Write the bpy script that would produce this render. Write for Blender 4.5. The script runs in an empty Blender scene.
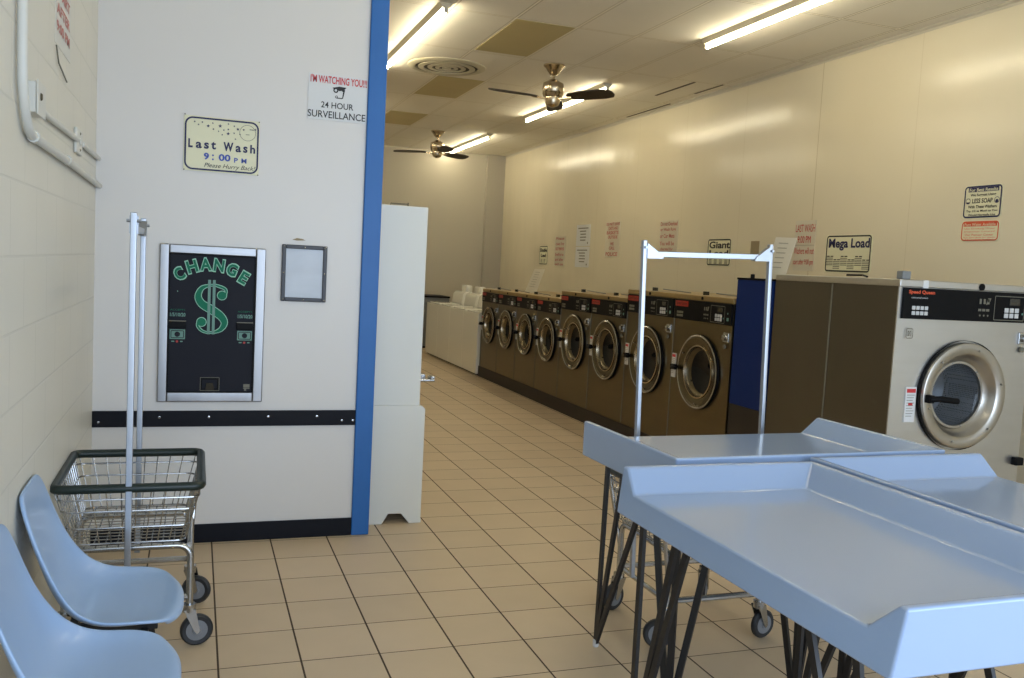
import bpy, bmesh, math, random
from mathutils import Vector, Matrix
random.seed(7)
S = 0.29                      # one floor tile (all builder coordinates are in tiles)
PI = math.pi
sc = bpy.context.scene
COL = sc.collection

# ------------------------------------------------------------------ materials
def lin(c):
    return tuple((x/12.92 if x <= .04045 else ((x+.055)/1.055)**2.4) for x in c)
def rgb(r, g, b): return lin((r/255, g/255, b/255)) + (1,)
def newmat(name):
    m = bpy.data.materials.new(name); m.use_nodes = True
    nt = m.node_tree; b = nt.nodes['Principled BSDF']
    return m, nt, b
def N(nt, t, **kw):
    n = nt.nodes.new(t)
    for k, v in kw.items():
        if k in n.inputs: n.inputs[k].default_value = v
        else: setattr(n, k, v)
    return n
def mat(name, col, rough=.5, metal=0., var=.06, scale=6., bump=0., bscale=40., stretch=(1, 1, 1), coat=0., spec=.5, rvar=0.):
    m, nt, b = newmat(name)
    tc = N(nt, 'ShaderNodeTexCoord'); mp = N(nt, 'ShaderNodeMapping')
    mp.inputs['Scale'].default_value = stretch
    nt.links.new(tc.outputs['Object'], mp.inputs['Vector'])
    nz = N(nt, 'ShaderNodeTexNoise'); nz.inputs['Scale'].default_value = scale; nz.inputs['Detail'].default_value = 4
    nt.links.new(mp.outputs[0], nz.inputs['Vector'])
    mx = N(nt, 'ShaderNodeMix', data_type='RGBA')
    mx.inputs['A'].default_value = tuple(c*(1-var) for c in col[:3]) + (1,)
    mx.inputs['B'].default_value = tuple(min(1, c*(1+var)) for c in col[:3]) + (1,)
    nt.links.new(nz.outputs[0], mx.inputs['Factor'])
    nt.links.new(mx.outputs['Result'], b.inputs['Base Color'])
    b.inputs['Roughness'].default_value = rough; b.inputs['Metallic'].default_value = metal
    b.inputs['Coat Weight'].default_value = coat; b.inputs['Coat Roughness'].default_value = .08
    b.inputs['Specular IOR Level'].default_value = spec
    if rvar:
        mr = N(nt, 'ShaderNodeMapRange'); mr.inputs['To Min'].default_value = max(.02, rough-rvar); mr.inputs['To Max'].default_value = rough+rvar
        nt.links.new(nz.outputs[0], mr.inputs['Value']); nt.links.new(mr.outputs[0], b.inputs['Roughness'])
    if bump:
        n2 = N(nt, 'ShaderNodeTexNoise'); n2.inputs['Scale'].default_value = bscale; n2.inputs['Detail'].default_value = 3
        nt.links.new(mp.outputs[0], n2.inputs['Vector'])
        bp = N(nt, 'ShaderNodeBump'); bp.inputs['Strength'].default_value = bump; bp.inputs['Distance'].default_value = .01
        nt.links.new(n2.outputs[0], bp.inputs['Height']); nt.links.new(bp.outputs[0], b.inputs['Normal'])
    return m
def emit(name, col, s):
    m, nt, b = newmat(name)
    b.inputs['Base Color'].default_value = (0.8, 0.8, 0.8, 1)
    b.inputs['Emission Color'].default_value = col; b.inputs['Emission Strength'].default_value = s
    return m

def mth(nt, op, a, b=None):
    n = nt.nodes.new('ShaderNodeMath'); n.operation = op
    for i, v in enumerate((a, b)):
        if v is None: continue
        if isinstance(v, (int, float)): n.inputs[i].default_value = v
        else: nt.links.new(v, n.inputs[i])
    return n.outputs[0]
def line_dist(nt, v, pitch, off):
    """distance in metres from a coordinate to the nearest grid line"""
    t = mth(nt, 'DIVIDE', mth(nt, 'SUBTRACT', v, off), pitch)
    f = mth(nt, 'FRACT', mth(nt, 'ADD', t, .5))
    return mth(nt, 'MULTIPLY', mth(nt, 'ABSOLUTE', mth(nt, 'SUBTRACT', f, .5)), pitch)

def floor_mat():
    m, nt, b = newmat('ceramic_floor_tile')
    tc = N(nt, 'ShaderNodeTexCoord'); sp = N(nt, 'ShaderNodeSeparateXYZ'); nt.links.new(tc.outputs['Object'], sp.inputs[0])
    x, y = sp.outputs[0], sp.outputs[1]
    dx = line_dist(nt, x, S, 0); dy = line_dist(nt, y, S, 0)
    gx = mth(nt, 'LESS_THAN', dx, .0036); gy = mth(nt, 'LESS_THAN', dy, .0024)
    g = mth(nt, 'MAXIMUM', gx, gy)
    # per tile tint
    cx = mth(nt, 'FLOOR', mth(nt, 'DIVIDE', x, S)); cy = mth(nt, 'FLOOR', mth(nt, 'DIVIDE', y, S))
    cb = N(nt, 'ShaderNodeCombineXYZ'); nt.links.new(cx, cb.inputs[0]); nt.links.new(cy, cb.inputs[1])
    wn = N(nt, 'ShaderNodeTexWhiteNoise'); nt.links.new(cb.outputs[0], wn.inputs[0])
    nz = N(nt, 'ShaderNodeTexNoise'); nz.inputs['Scale'].default_value = 5; nz.inputs['Detail'].default_value = 6
    nt.links.new(tc.outputs['Object'], nz.inputs[0])
    f = mth(nt, 'ADD', mth(nt, 'MULTIPLY', wn.outputs[0], .35), mth(nt, 'MULTIPLY', nz.outputs[0], .65))
    c = N(nt, 'ShaderNodeMix', data_type='RGBA'); c.inputs['A'].default_value = rgb(*FL_A); c.inputs['B'].default_value = rgb(*FL_B)
    nt.links.new(f, c.inputs['Factor'])
    c2 = N(nt, 'ShaderNodeMix', data_type='RGBA'); nt.links.new(c.outputs['Result'], c2.inputs['A']); c2.inputs['B'].default_value = rgb(70, 55, 42)
    nt.links.new(g, c2.inputs['Factor']); nt.links.new(c2.outputs['Result'], b.inputs['Base Color'])
    r = mth(nt, 'ADD', mth(nt, 'MULTIPLY', g, .4), .42); nt.links.new(r, b.inputs['Roughness'])
    h = mth(nt, 'MINIMUM', mth(nt, 'MULTIPLY', mth(nt, 'MINIMUM', dx, dy), 150), 1.)
    bp = N(nt, 'ShaderNodeBump'); bp.inputs['Strength'].default_value = .35; bp.inputs['Distance'].default_value = .002
    nt.links.new(h, bp.inputs['Height']); nt.links.new(bp.outputs[0], b.inputs['Normal'])
    b.inputs['Specular IOR Level'].default_value = .35
    return m
FL_A = (190, 171, 144); FL_B = (208, 188, 160)

def ceiling_mat():
    m, nt, b = newmat('ceiling_tile_grid')
    tc = N(nt, 'ShaderNodeTexCoord'); sp = N(nt, 'ShaderNodeSeparateXYZ'); nt.links.new(tc.outputs['Object'], sp.inputs[0])
    dx = line_dist(nt, sp.outputs[0], 1.95*S, 8.2*S); dy = line_dist(nt, sp.outputs[1], 4.5*S, 9.0*S)
    d = mth(nt, 'MINIMUM', dx, dy)
    tee = mth(nt, 'LESS_THAN', d, .010); gap = mth(nt, 'MULTIPLY', mth(nt, 'LESS_THAN', d, .016), mth(nt, 'GREATER_THAN', d, .010))
    nz = N(nt, 'ShaderNodeTexNoise'); nz.inputs['Scale'].default_value = 1.2; nt.links.new(tc.outputs['Object'], nz.inputs[0])
    c = N(nt, 'ShaderNodeMix', data_type='RGBA'); c.inputs['A'].default_value = rgb(224, 218, 202); c.inputs['B'].default_value = rgb(238, 233, 219)
    nt.links.new(nz.outputs[0], c.inputs['Factor'])
    c1 = N(nt, 'ShaderNodeMix', data_type='RGBA'); nt.links.new(tee, c1.inputs['Factor']); nt.links.new(c.outputs['Result'], c1.inputs['A']); c1.inputs['B'].default_value = rgb(244, 238, 220)
    c2 = N(nt, 'ShaderNodeMix', data_type='RGBA'); nt.links.new(gap, c2.inputs['Factor']); nt.links.new(c1.outputs['Result'], c2.inputs['A']); c2.inputs['B'].default_value = rgb(160, 148, 122)
    nt.links.new(c2.outputs['Result'], b.inputs['Base Color']); b.inputs['Roughness'].default_value = .85
    n2 = N(nt, 'ShaderNodeTexNoise'); n2.inputs['Scale'].default_value = 90; nt.links.new(tc.outputs['Object'], n2.inputs[0])
    bp = N(nt, 'ShaderNodeBump'); bp.inputs['Strength'].default_value = .15; bp.inputs['Distance'].default_value = .004
    nt.links.new(n2.outputs[0], bp.inputs['Height']); nt.links.new(bp.outputs[0], b.inputs['Normal'])
    return m

def block_mat():
    m, nt, b = newmat('painted_cinder_block')
    tc = N(nt, 'ShaderNodeTexCoord'); sp = N(nt, 'ShaderNodeSeparateXYZ'); nt.links.new(tc.outputs['Object'], sp.inputs[0])
    cb = N(nt, 'ShaderNodeCombineXYZ'); nt.links.new(sp.outputs[1], cb.inputs[0])
    nt.links.new(mth(nt, 'SUBTRACT', sp.outputs[2], .06*S), cb.inputs[1])
    br = N(nt, 'ShaderNodeTexBrick'); br.offset = .5; nt.links.new(cb.outputs[0], br.inputs['Vector'])
    br.inputs['Scale'].default_value = 1; br.inputs['Brick Width'].default_value = 1.4*S; br.inputs['Row Height'].default_value = .7*S
    br.inputs['Mortar Size'].default_value = .005; br.inputs['Mortar Smooth'].default_value = .6
    br.inputs['Color1'].default_value = (1, 1, 1, 1); br.inputs['Color2'].default_value = (1, 1, 1, 1); br.inputs['Mortar'].default_value = (0, 0, 0, 1)
    nz = N(nt, 'ShaderNodeTexNoise'); nz.inputs['Scale'].default_value = 1.5; nt.links.new(tc.outputs['Object'], nz.inputs[0])
    c = N(nt, 'ShaderNodeMix', data_type='RGBA'); c.inputs['A'].default_value = rgb(206, 204, 194); c.inputs['B'].default_value = rgb(220, 217, 206)
    nt.links.new(nz.outputs[0], c.inputs['Factor'])
    c2 = N(nt, 'ShaderNodeMix', data_type='RGBA'); nt.links.new(c.outputs['Result'], c2.inputs['B']); c2.inputs['A'].default_value = rgb(204, 202, 192)
    nt.links.new(br.outputs['Color'], c2.inputs['Factor']); nt.links.new(c2.outputs['Result'], b.inputs['Base Color'])
    n2 = N(nt, 'ShaderNodeTexNoise'); n2.inputs['Scale'].default_value = 60; nt.links.new(tc.outputs['Object'], n2.inputs[0])
    h = mth(nt, 'ADD', br.outputs['Color'], mth(nt, 'MULTIPLY', n2.outputs[0], .25))
    bp = N(nt, 'ShaderNodeBump'); bp.inputs['Strength'].default_value = .3; bp.inputs['Distance'].default_value = .003
    nt.links.new(h, bp.inputs['Height']); nt.links.new(bp.outputs[0], b.inputs['Normal'])
    b.inputs['Roughness'].default_value = .42
    return m

def panel_wall_mat():
    m, nt, b = newmat('glossy_wall_panel')
    tc = N(nt, 'ShaderNodeTexCoord'); sp = N(nt, 'ShaderNodeSeparateXYZ'); nt.links.new(tc.outputs['Object'], sp.inputs[0])
    d = line_dist(nt, sp.outputs[1], 4.2*S, 8.3*S)
    seam = mth(nt, 'LESS_THAN', d, .004)
    nz = N(nt, 'ShaderNodeTexNoise'); nz.inputs['Scale'].default_value = .7; nt.links.new(tc.outputs['Object'], nz.inputs[0])
    c = N(nt, 'ShaderNodeMix', data_type='RGBA'); c.inputs['A'].default_value = rgb(216, 207, 182); c.inputs['B'].default_value = rgb(226, 218, 196)
    nt.links.new(nz.outputs[0], c.inputs['Factor'])
    c2 = N(nt, 'ShaderNodeMix', data_type='RGBA'); nt.links.new(c.outputs['Result'], c2.inputs['A']); c2.inputs['B'].default_value = rgb(186, 172, 138)
    main = mth(nt, 'LESS_THAN', mth(nt, 'ABSOLUTE', mth(nt, 'SUBTRACT', sp.outputs[1], 8.3*S)), 1.0)
    nt.links.new(mth(nt, 'MULTIPLY', seam, mth(nt, 'ADD', mth(nt, 'MULTIPLY', main, .6), .25)), c2.inputs['Factor']); nt.links.new(c2.outputs['Result'], b.inputs['Base Color'])
    mp = N(nt, 'ShaderNodeMapping'); mp.inputs['Scale'].default_value = (1, 1.2, .35); nt.links.new(tc.outputs['Object'], mp.inputs[0])
    n2 = N(nt, 'ShaderNodeTexNoise'); n2.inputs['Scale'].default_value = 1.3; n2.inputs['Detail'].default_value = 2; nt.links.new(mp.outputs[0], n2.inputs[0])
    bp = N(nt, 'ShaderNodeBump'); bp.inputs['Strength'].default_value = .4; bp.inputs['Distance'].default_value = .05
    nt.links.new(n2.outputs[0], bp.inputs['Height']); nt.links.new(bp.outputs[0], b.inputs['Normal'])
    b.inputs['Roughness'].default_value = .21; b.inputs['Specular IOR Level'].default_value = .5
    return m

def drum_mat():
    m, nt, b = newmat('perforated_drum_steel')
    tc = N(nt, 'ShaderNodeTexCoord')
    vo = N(nt, 'ShaderNodeTexVoronoi'); vo.inputs['Scale'].default_value = 90; vo.inputs['Randomness'].default_value = .15
    nt.links.new(tc.outputs['Object'], vo.inputs['Vector'])
    f = mth(nt, 'LESS_THAN', vo.outputs['Distance'], .33)
    c = N(nt, 'ShaderNodeMix', data_type='RGBA'); c.inputs['A'].default_value = (.42, .45, .48, 1); c.inputs['B'].default_value = (.03, .035, .04, 1)
    nt.links.new(f, c.inputs['Factor']); nt.links.new(c.outputs['Result'], b.inputs['Base Color'])
    b.inputs['Metallic'].default_value = .8; b.inputs['Roughness'].default_value = .35
    return m
def glass_mat(name, tint, alpha):
    m, nt, b = newmat(name)
    b.inputs['Base Color'].default_value = tint; b.inputs['Roughness'].default_value = .04; b.inputs['Alpha'].default_value = alpha
    b.inputs['Specular IOR Level'].default_value = .6 if alpha < .9 else .2
    return m

M = {}
M['floor'] = floor_mat(); M['ceiling'] = ceiling_mat(); M['block'] = block_mat(); M['panel_wall'] = panel_wall_mat()
M['divider'] = mat('painted_plaster', rgb(216, 214, 212), .38, var=.015, scale=1.2, bump=.12, bscale=5)
M['back_wall'] = mat('back_wall_paint', rgb(190, 184, 168), .6, var=.02, scale=1)
M['pilaster'] = mat('pilaster_paint', rgb(176, 170, 156), .6, var=.02)
M['blue_post'] = mat('blue_gloss_paint', rgb(26, 98, 172), .45, var=.08, scale=3, bump=.1, bscale=12)
M['blue_panel'] = mat('dark_blue_panel', rgb(9, 38, 98), .5, var=.04, spec=.15)
M['black_rubber'] = mat('black_rubber_trim', rgb(20, 22, 30), .5, var=.15, bump=.1, spec=.15)
M['black'] = mat('black_plastic', rgb(14, 15, 18), .45, var=.1, spec=.1)
M['black_steel'] = mat('black_painted_steel', rgb(17, 18, 23), .4, var=.1)
M['dark_base'] = mat('dark_concrete_base', rgb(38, 30, 24), .6, var=.2)
M['table'] = mat('pale_blue_laminate', rgb(146, 168, 202), .17, var=.015, scale=2, coat=.35, spec=.6)
M['chair'] = mat('pale_blue_fibreglass', rgb(150, 178, 216), .32, var=.035, scale=2.5, coat=.2)
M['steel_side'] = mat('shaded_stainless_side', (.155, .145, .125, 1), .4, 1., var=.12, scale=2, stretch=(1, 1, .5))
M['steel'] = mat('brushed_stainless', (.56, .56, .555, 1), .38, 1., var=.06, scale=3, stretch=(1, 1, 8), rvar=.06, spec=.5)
M['steel_row'] = mat('dim_brushed_stainless', (.17, .14, .085, 1), .32, 1., var=.15, scale=2.2, stretch=(1, 1, 5), rvar=.06)  # reflections of the dark room put into the base colour
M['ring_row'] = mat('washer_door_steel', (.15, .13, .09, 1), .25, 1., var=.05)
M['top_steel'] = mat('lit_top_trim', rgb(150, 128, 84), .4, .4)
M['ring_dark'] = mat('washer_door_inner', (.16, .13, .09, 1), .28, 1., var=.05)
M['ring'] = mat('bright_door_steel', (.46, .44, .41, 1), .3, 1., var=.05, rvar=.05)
M['chrome'] = mat('chrome', (.44, .45, .46, 1), .2, 1., var=.03)
M['zinc'] = mat('zinc_tube', (.40, .43, .48, 1), .34, 1., var=.05, scale=12)
M['bezel'] = mat('change_machine_bezel', (.34, .345, .36, 1), .36, 1., var=.3, scale=2.5, stretch=(2.5, 1, .4), rvar=.08)
M['nickel'] = mat('antique_nickel', (.52, .44, .32, 1), .25, 1., var=.1)
M['fan_blade'] = mat('dark_wood_blade', rgb(48, 38, 26), .5, var=.2)
M['glass'] = glass_mat('door_glass', (.03, .04, .055, 1), .45)
M['glass_dark'] = glass_mat('dark_door_glass', (.008, .009, .011, 1), .96)
M['drum'] = drum_mat()
M['drum_dark'] = mat('dark_drum', (.03, .028, .022, 1), .3, .8)
M['white_enamel'] = mat('white_enamel', rgb(236, 236, 228), .14, var=.015, coat=.6)
M['white_cab'] = mat('white_cabinet_paint', rgb(218, 219, 214), .45, var=.01)
M['grey_enamel'] = mat('grey_enamel', rgb(120, 124, 126), .4)
M['conduit'] = mat('painted_conduit', rgb(206, 206, 200), .4, var=.04)
M['sign_cream'] = mat('cream_sign_plastic', rgb(222, 220, 190), .45, var=.02)
M['sign_white'] = mat('white_sign_plastic', rgb(214, 216, 218), .4, var=.01)
M['sign_pale'] = mat('clear_sign_film', rgb(206, 200, 182), .3, var=.02)
M['paper'] = mat('paper', rgb(224, 220, 206), .7, var=.02)
M['ink_navy'] = mat('navy_ink', rgb(22, 26, 78), .5)
M['ink_blue'] = mat('blue_ink', rgb(50, 78, 170), .5)
M['ink_black'] = mat('black_ink', rgb(24, 24, 26), .5)
M['faint_ink'] = mat('faint_print', rgb(176, 172, 158), .6)
M['ink_grey'] = mat('grey_ink', rgb(110, 108, 96), .5)
M['ink_red'] = mat('red_ink', rgb(196, 50, 56), .5)
M['ink_pink'] = mat('faded_red_ink', rgb(188, 110, 104), .5)
M['ink_orange'] = mat('orange_red_ink', rgb(214, 84, 50), .5)
M['red'] = mat('red_badge', rgb(170, 36, 24), .4)
M['green'] = mat('green_letter', rgb(14, 112, 84), .5, spec=.2)
M['mint'] = mat('mint_outline', rgb(148, 204, 180), .45)
M['mint_dim'] = mat('mint_print', rgb(96, 140, 128), .45)
M['button'] = mat('white_button', rgb(196, 198, 200), .4)
M['display'] = mat('display_window', rgb(52, 50, 44), .2)
M['changer_black'] = mat('change_machine_panel', rgb(26, 28, 38), .5, var=.06, spec=.15)
M['stained'] = mat('stained_ceiling_panel', rgb(186, 172, 126), .7, var=.06, scale=3)
M['vent'] = mat('vent_enamel', rgb(196, 188, 162), .5)
M['vent_dark'] = mat('vent_shadow', rgb(74, 66, 48), .7)
M['fixture'] = mat('light_fixture_enamel', rgb(206, 200, 180), .45)
M['tube'] = emit('fluorescent_tube', (1, .895, .645, 1), 44.)
M['green_rubber'] = mat('dark_green_rubber', rgb(20, 36, 34), .4, var=.1)
M['tyre'] = mat('caster_tyre', rgb(34, 36, 40), .5)
M['hub'] = mat('caster_hub', rgb(118, 121, 126), .4)
M['dark_tray'] = mat('dark_basket_tray', rgb(44, 44, 46), .5)
M['mirror'] = mat('mirror_reflection_tint', rgb(192, 200, 212), .25, 0., var=.2, scale=4.5, stretch=(1, 1, 2.2), spec=.3)  # pale mottled colour stands in for what the mirror reflects
M['mirror_frame'] = mat('dark_mirror_frame', rgb(50, 52, 60), .4)
M['scrape'] = mat('scraped_paint', rgb(150, 134, 104), .7)
M['asphalt'] = mat('outdoor_pavement', rgb(150, 148, 144), .9)
M['mullion'] = mat('aluminium_mullion', (.5, .5, .5, 1), .4, 1.)

# ------------------------------------------------------------------ mesh builder (tile units)
class MB:
    def __init__(s): s.bm = bmesh.new()
    def quad(s, pts):
        s.bm.faces.new([s.bm.verts.new(p) for p in pts]); return s
    def box(s, x0, x1, y0, y1, z0, z1, rot=None, c=None):
        vs = []
        for x in (x0, x1):
            for y in (y0, y1):
                for z in (z0, z1):
                    v = Vector((x, y, z))
                    if rot is not None: v = rot @ (v - c) + c
                    vs.append(s.bm.verts.new(v))
        for f in ((0, 1, 3, 2), (4, 6, 7, 5), (0, 4, 5, 1), (2, 3, 7, 6), (0, 2, 6, 4), (1, 5, 7, 3)):
            s.bm.faces.new([vs[i] for i in f])
        return s
    def prism(s, pts, d):
        """closed polygon (3D points) pushed along vector d"""
        d = Vector(d); a = [s.bm.verts.new(p) for p in pts]; b = [s.bm.verts.new(Vector(p)+d) for p in pts]
        s.bm.faces.new(a[::-1]); s.bm.faces.new(b)
        n = len(pts)
        for i in range(n): s.bm.faces.new([a[i], a[(i+1) % n], b[(i+1) % n], b[i]])
        return s
    def tube(s, path, r, n=10, closed=False, cap=True):
        P = [Vector(p) for p in path]; L = len(P); rings = []
        up = None
        for i, p in enumerate(P):
            if closed: t = (P[(i+1) % L] - P[i-1]).normalized()
            else: t = (P[min(i+1, L-1)] - P[max(i-1, 0)]).normalized()
            if up is None: up = t.orthogonal().normalized()
            else: up = (up - t*up.dot(t)).normalized()
            w = t.cross(up); rr = r(i/(L-1)) if callable(r) else r
            rings.append([s.bm.verts.new(p + (up*math.cos(a) + w*math.sin(a))*rr) for a in [2*PI*(k+.5)/n for k in range(n)]])
        m = L if closed else L-1
        for i in range(m):
            A, B = rings[i], rings[(i+1) % L]
            for k in range(n): s.bm.faces.new([A[k], A[(k+1) % n], B[(k+1) % n], B[k]])
        if cap and not closed:
            s.bm.faces.new(rings[0][::-1]); s.bm.faces.new(rings[-1])
        return s
    def flatbar(s, a, b, w, t, wdir):
        """flat bar from a to b, wide along wdir"""
        a = Vector(a); b = Vector(b); d = (b-a).normalized(); wd = Vector(wdir); wd = (wd - d*wd.dot(d)).normalized(); td = d.cross(wd)
        A = [a + wd*w*i + td*t*j for i, j in ((-.5, -.5), (.5, -.5), (.5, .5), (-.5, .5))]
        return s.prism(A, b-a)
    def lathe(s, prof, c, axis, n=40, cap0=False, cap1=False):
        """prof = [(radius, distance along axis)]"""
        ax = Vector(axis).normalized(); u = ax.orthogonal().normalized(); w = ax.cross(u); c = Vector(c); R = []
        for r, h in prof:
            if r < 1e-6: R.append([s.bm.verts.new(c + ax*h)])
            else: R.append([s.bm.verts.new(c + ax*h + (u*math.cos(2*PI*k/n) + w*math.sin(2*PI*k/n))*r) for k in range(n)])
        for A, B in zip(R[:-1], R[1:]):
            for k in range(n):
                k2 = (k+1) % n
                if len(A) == 1 and len(B) == 1: continue
                if len(A) == 1: s.bm.faces.new([A[0], B[k2], B[k]])
                elif len(B) == 1: s.bm.faces.new([A[k], A[k2], B[0]])
                else: s.bm.faces.new([A[k], A[k2], B[k2], B[k]])
        if cap0 and len(R[0]) > 1: s.bm.faces.new(R[0])
        if cap1 and len(R[-1]) > 1: s.bm.faces.new(R[-1][::-1])
        return s
    def build(s, name, m, parent=None, smooth=False, bevel=0, seg=2, subsurf=0, solid=0, origin=None, kind=None):
        if origin is not None:
            for v in s.bm.verts: v.co -= Vector(origin)
        bmesh.ops.recalc_face_normals(s.bm, faces=s.bm.faces)
        for v in s.bm.verts: v.co *= S
        me = bpy.data.meshes.new(name); s.bm.to_mesh(me); s.bm.free()
        me.materials.append(M[m])
        o = bpy.data.objects.new(name, me); COL.objects.link(o)
        if parent: o.parent = parent
        if origin is not None: o.location = Vector(origin)*S
        if smooth:
            for p in me.polygons: p.use_smooth = True
            if smooth != 'all':
                try: me.set_sharp_from_angle(angle=math.radians(38))
                except Exception: pass
        if solid:
            md = o.modifiers.new('solid', 'SOLIDIFY'); md.thickness = solid*S; md.offset = 0
        if bevel:
            md = o.modifiers.new('bevel', 'BEVEL'); md.width = bevel*S; md.segments = seg; md.limit_method = 'ANGLE'; md.angle_limit = math.radians(40)
            for p in me.polygons: p.use_smooth = True
            try:
                wn = o.modifiers.new('wn', 'WEIGHTED_NORMAL'); wn.keep_sharp = True
            except Exception: pass
        if subsurf:
            md = o.modifiers.new('sub', 'SUBSURF'); md.levels = subsurf; md.render_levels = subsurf
        if kind: o['kind'] = kind
        return o

def tag(o, label, cat, group=None, kind=None):
    o['label'] = label; o['category'] = cat
    if group: o['group'] = group
    if kind: o['kind'] = kind
    return o
def thing(name, label, cat, loc=(0, 0, 0), rz=0, group=None):
    o = bpy.data.objects.new(name, None); COL.objects.link(o); o.empty_display_size = .05
    o.location = Vector(loc)*S; o.rotation_euler = (0, 0, rz)
    return tag(o, label, cat, group)
def dup(root, loc, rz=None, label=None, group=None):
    def cp(o, par):
        c = o.copy(); COL.objects.link(c)
        if par: c.parent = par
        for ch in list(o.children): cp(ch, c)
        return c
    r = cp(root, None); r.location = Vector(loc)*S
    if rz is not None: r.rotation_euler = (0, 0, rz)
    if label: r['label'] = label
    if group: r['group'] = group
    return r

# ------------------------------------------------------------------ text
_tc = {}
def text_polys(st, bold=0.):
    k = (st, bold)
    if k in _tc: return _tc[k]
    cu = bpy.data.curves.new('t', 'FONT'); cu.body = st; cu.offset = bold; cu.resolution_u = 3
    o = bpy.data.objects.new('t', cu); COL.objects.link(o)
    bpy.context.view_layer.update()
    dg = bpy.context.evaluated_depsgraph_get()
    me = bpy.data.meshes.new_from_object(o.evaluated_get(dg))
    vs = [v.co.copy() for v in me.vertices]; fs = [list(p.vertices) for p in me.polygons]
    bpy.data.objects.remove(o); bpy.data.curves.remove(cu); bpy.data.meshes.remove(me)
    x0 = min(v.x for v in vs); x1 = max(v.x for v in vs); y0 = min(v.y for v in vs); y1 = max(v.y for v in vs)
    _tc[k] = (vs, fs, x0, x1, y0, y1); return _tc[k]
class Plane:
    """a flat place to write on: origin, right, up (tile units); u,v in 0..1 across w,h, v from the top"""
    def __init__(s, o, r, u, w, h):
        s.o = Vector(o); s.r = Vector(r); s.u = Vector(u); s.w = w; s.h = h; s.n = s.r.cross(s.u)
    def p(s, a, b, off=0.): return s.o + s.r*(a*s.w) - s.u*(b*s.h) + s.n*off
    def text(s, mb, st, u0, u1, v0, v1, off=.008, bold=0., slant=0., rot=0.):
        vs, fs, x0, x1, y0, y1 = text_polys(st, bold)
        nv = []
        for v in vs:
            a = (v.x-x0)/(x1-x0); b = (v.y-y0)/(y1-y0)
            A = (u0 + (u1-u0)*a)*s.w + slant*b*(v1-v0)*s.h; B = (v1 - (v1-v0)*b)*s.h
            if rot:
                cx = (u0+u1)/2*s.w; cy = (v0+v1)/2*s.h; dx = A-cx; dy = B-cy
                A = cx + dx*math.cos(rot) - dy*math.sin(rot); B = cy + dx*math.sin(rot) + dy*math.cos(rot)
            nv.append(mb.bm.verts.new(s.o + s.r*A - s.u*B + s.n*off))
        for f in fs:
            try: mb.bm.faces.new([nv[i] for i in f])
            except ValueError: pass
        return mb
    def rect(s, mb, u0, u1, v0, v1, off=.006, t=.004):
        return mb.prism([s.p(u0, v1, off-t), s.p(u1, v1, off-t), s.p(u1, v0, off-t), s.p(u0, v0, off-t)], s.n*t)
    def rrect_pts(s, u0, u1, v0, v1, r, off, n=6):
        P = []
        w, h = s.w, s.h
        X0, X1, Y0, Y1 = u0*w, u1*w, v0*h, v1*h
        for cx, cy, a0 in ((X1-r, Y0+r, -PI/2), (X1-r, Y1-r, 0), (X0+r, Y1-r, PI/2), (X0+r, Y0+r, PI)):
            for k in range(n+1):
                a = a0 + PI/2*k/n; P.append(s.o + s.r*(cx + r*math.cos(a)) - s.u*(cy + r*math.sin(a)) + s.n*off)
        return P
    def rslab(s, mb, u0, u1, v0, v1, r, off, t): return mb.prism(s.rrect_pts(u0, u1, v0, v1, r, off-t), s.n*t)
    def border(s, mb, u0, u1, v0, v1, r, lw, off=.008):
        A = s.rrect_pts(u0, u1, v0, v1, r, off)
        B = s.rrect_pts(u0+lw/s.w, u1-lw/s.w, v0+lw/s.h, v1-lw/s.h, max(r-lw, .005), off)
        a = [mb.bm.verts.new(p) for p in A]; b = [mb.bm.verts.new(p) for p in B]; n = len(a)
        for i in range(n): mb.bm.faces.new([a[i], a[(i+1) % n], b[(i+1) % n], b[i]])
        return mb
    def disc(s, mb, u, v, r, off=.008, n=14, r0=0.):
        if r0:
            A = [mb.bm.verts.new(s.p(u, v, off) + s.r*r*math.cos(2*PI*k/n) + s.u*r*math.sin(2*PI*k/n)) for k in range(n)]
            B = [mb.bm.verts.new(s.p(u, v, off) + s.r*r0*math.cos(2*PI*k/n) + s.u*r0*math.sin(2*PI*k/n)) for k in range(n)]
            for i in range(n): mb.bm.faces.new([A[i], A[(i+1) % n], B[(i+1) % n], B[i]])
        else: mb.quad([s.p(u, v, off) + s.r*r*math.cos(2*PI*k/n) + s.u*r*math.sin(2*PI*k/n) for k in range(n)])
        return mb
    def star(s, mb, u, v, r, off=.008):
        return mb.quad([s.p(u, v, off) + s.r*(r if k % 2 == 0 else r*.42)*math.sin(PI*k/5) + s.u*(r if k % 2 == 0 else r*.42)*math.cos(PI*k/5) for k in range(10)])

# ================================================================== the room
XL, XR, YF, YB, H = -1.95, 18.5, -20., 40.1, 12.3
XP = 2.45                         # right end of the divider wall
def struct(name, m, mb, **kw): return mb.build(name, m, kind='structure', **kw)
struct('floor', 'floor', MB().box(XL-.6, XR+.6, YF-.6, YB+.6, -.5, 0))
struct('ceiling', 'ceiling', MB().box(XL-.6, XR+.6, YF-.6, YB+.6, H, H+.5))
struct('wall_left', 'block', MB().box(XL-.6, XL, YF-.6, YB+.6, 0, H))
struct('wall_right', 'panel_wall', MB().box(XR, XR+.6, YF-.6, YB+.6, 0, H))
struct('wall_back', 'back_wall', MB().box(XL, XR, YB, YB+.6, 0, H))
struct('wall_divider', 'divider', MB().box(XL, XP, .12, .5, 0, H))
struct('trim_1', 'pilaster', MB().box(17.3, XR, YB-.35, YB, 0, H))
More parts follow.
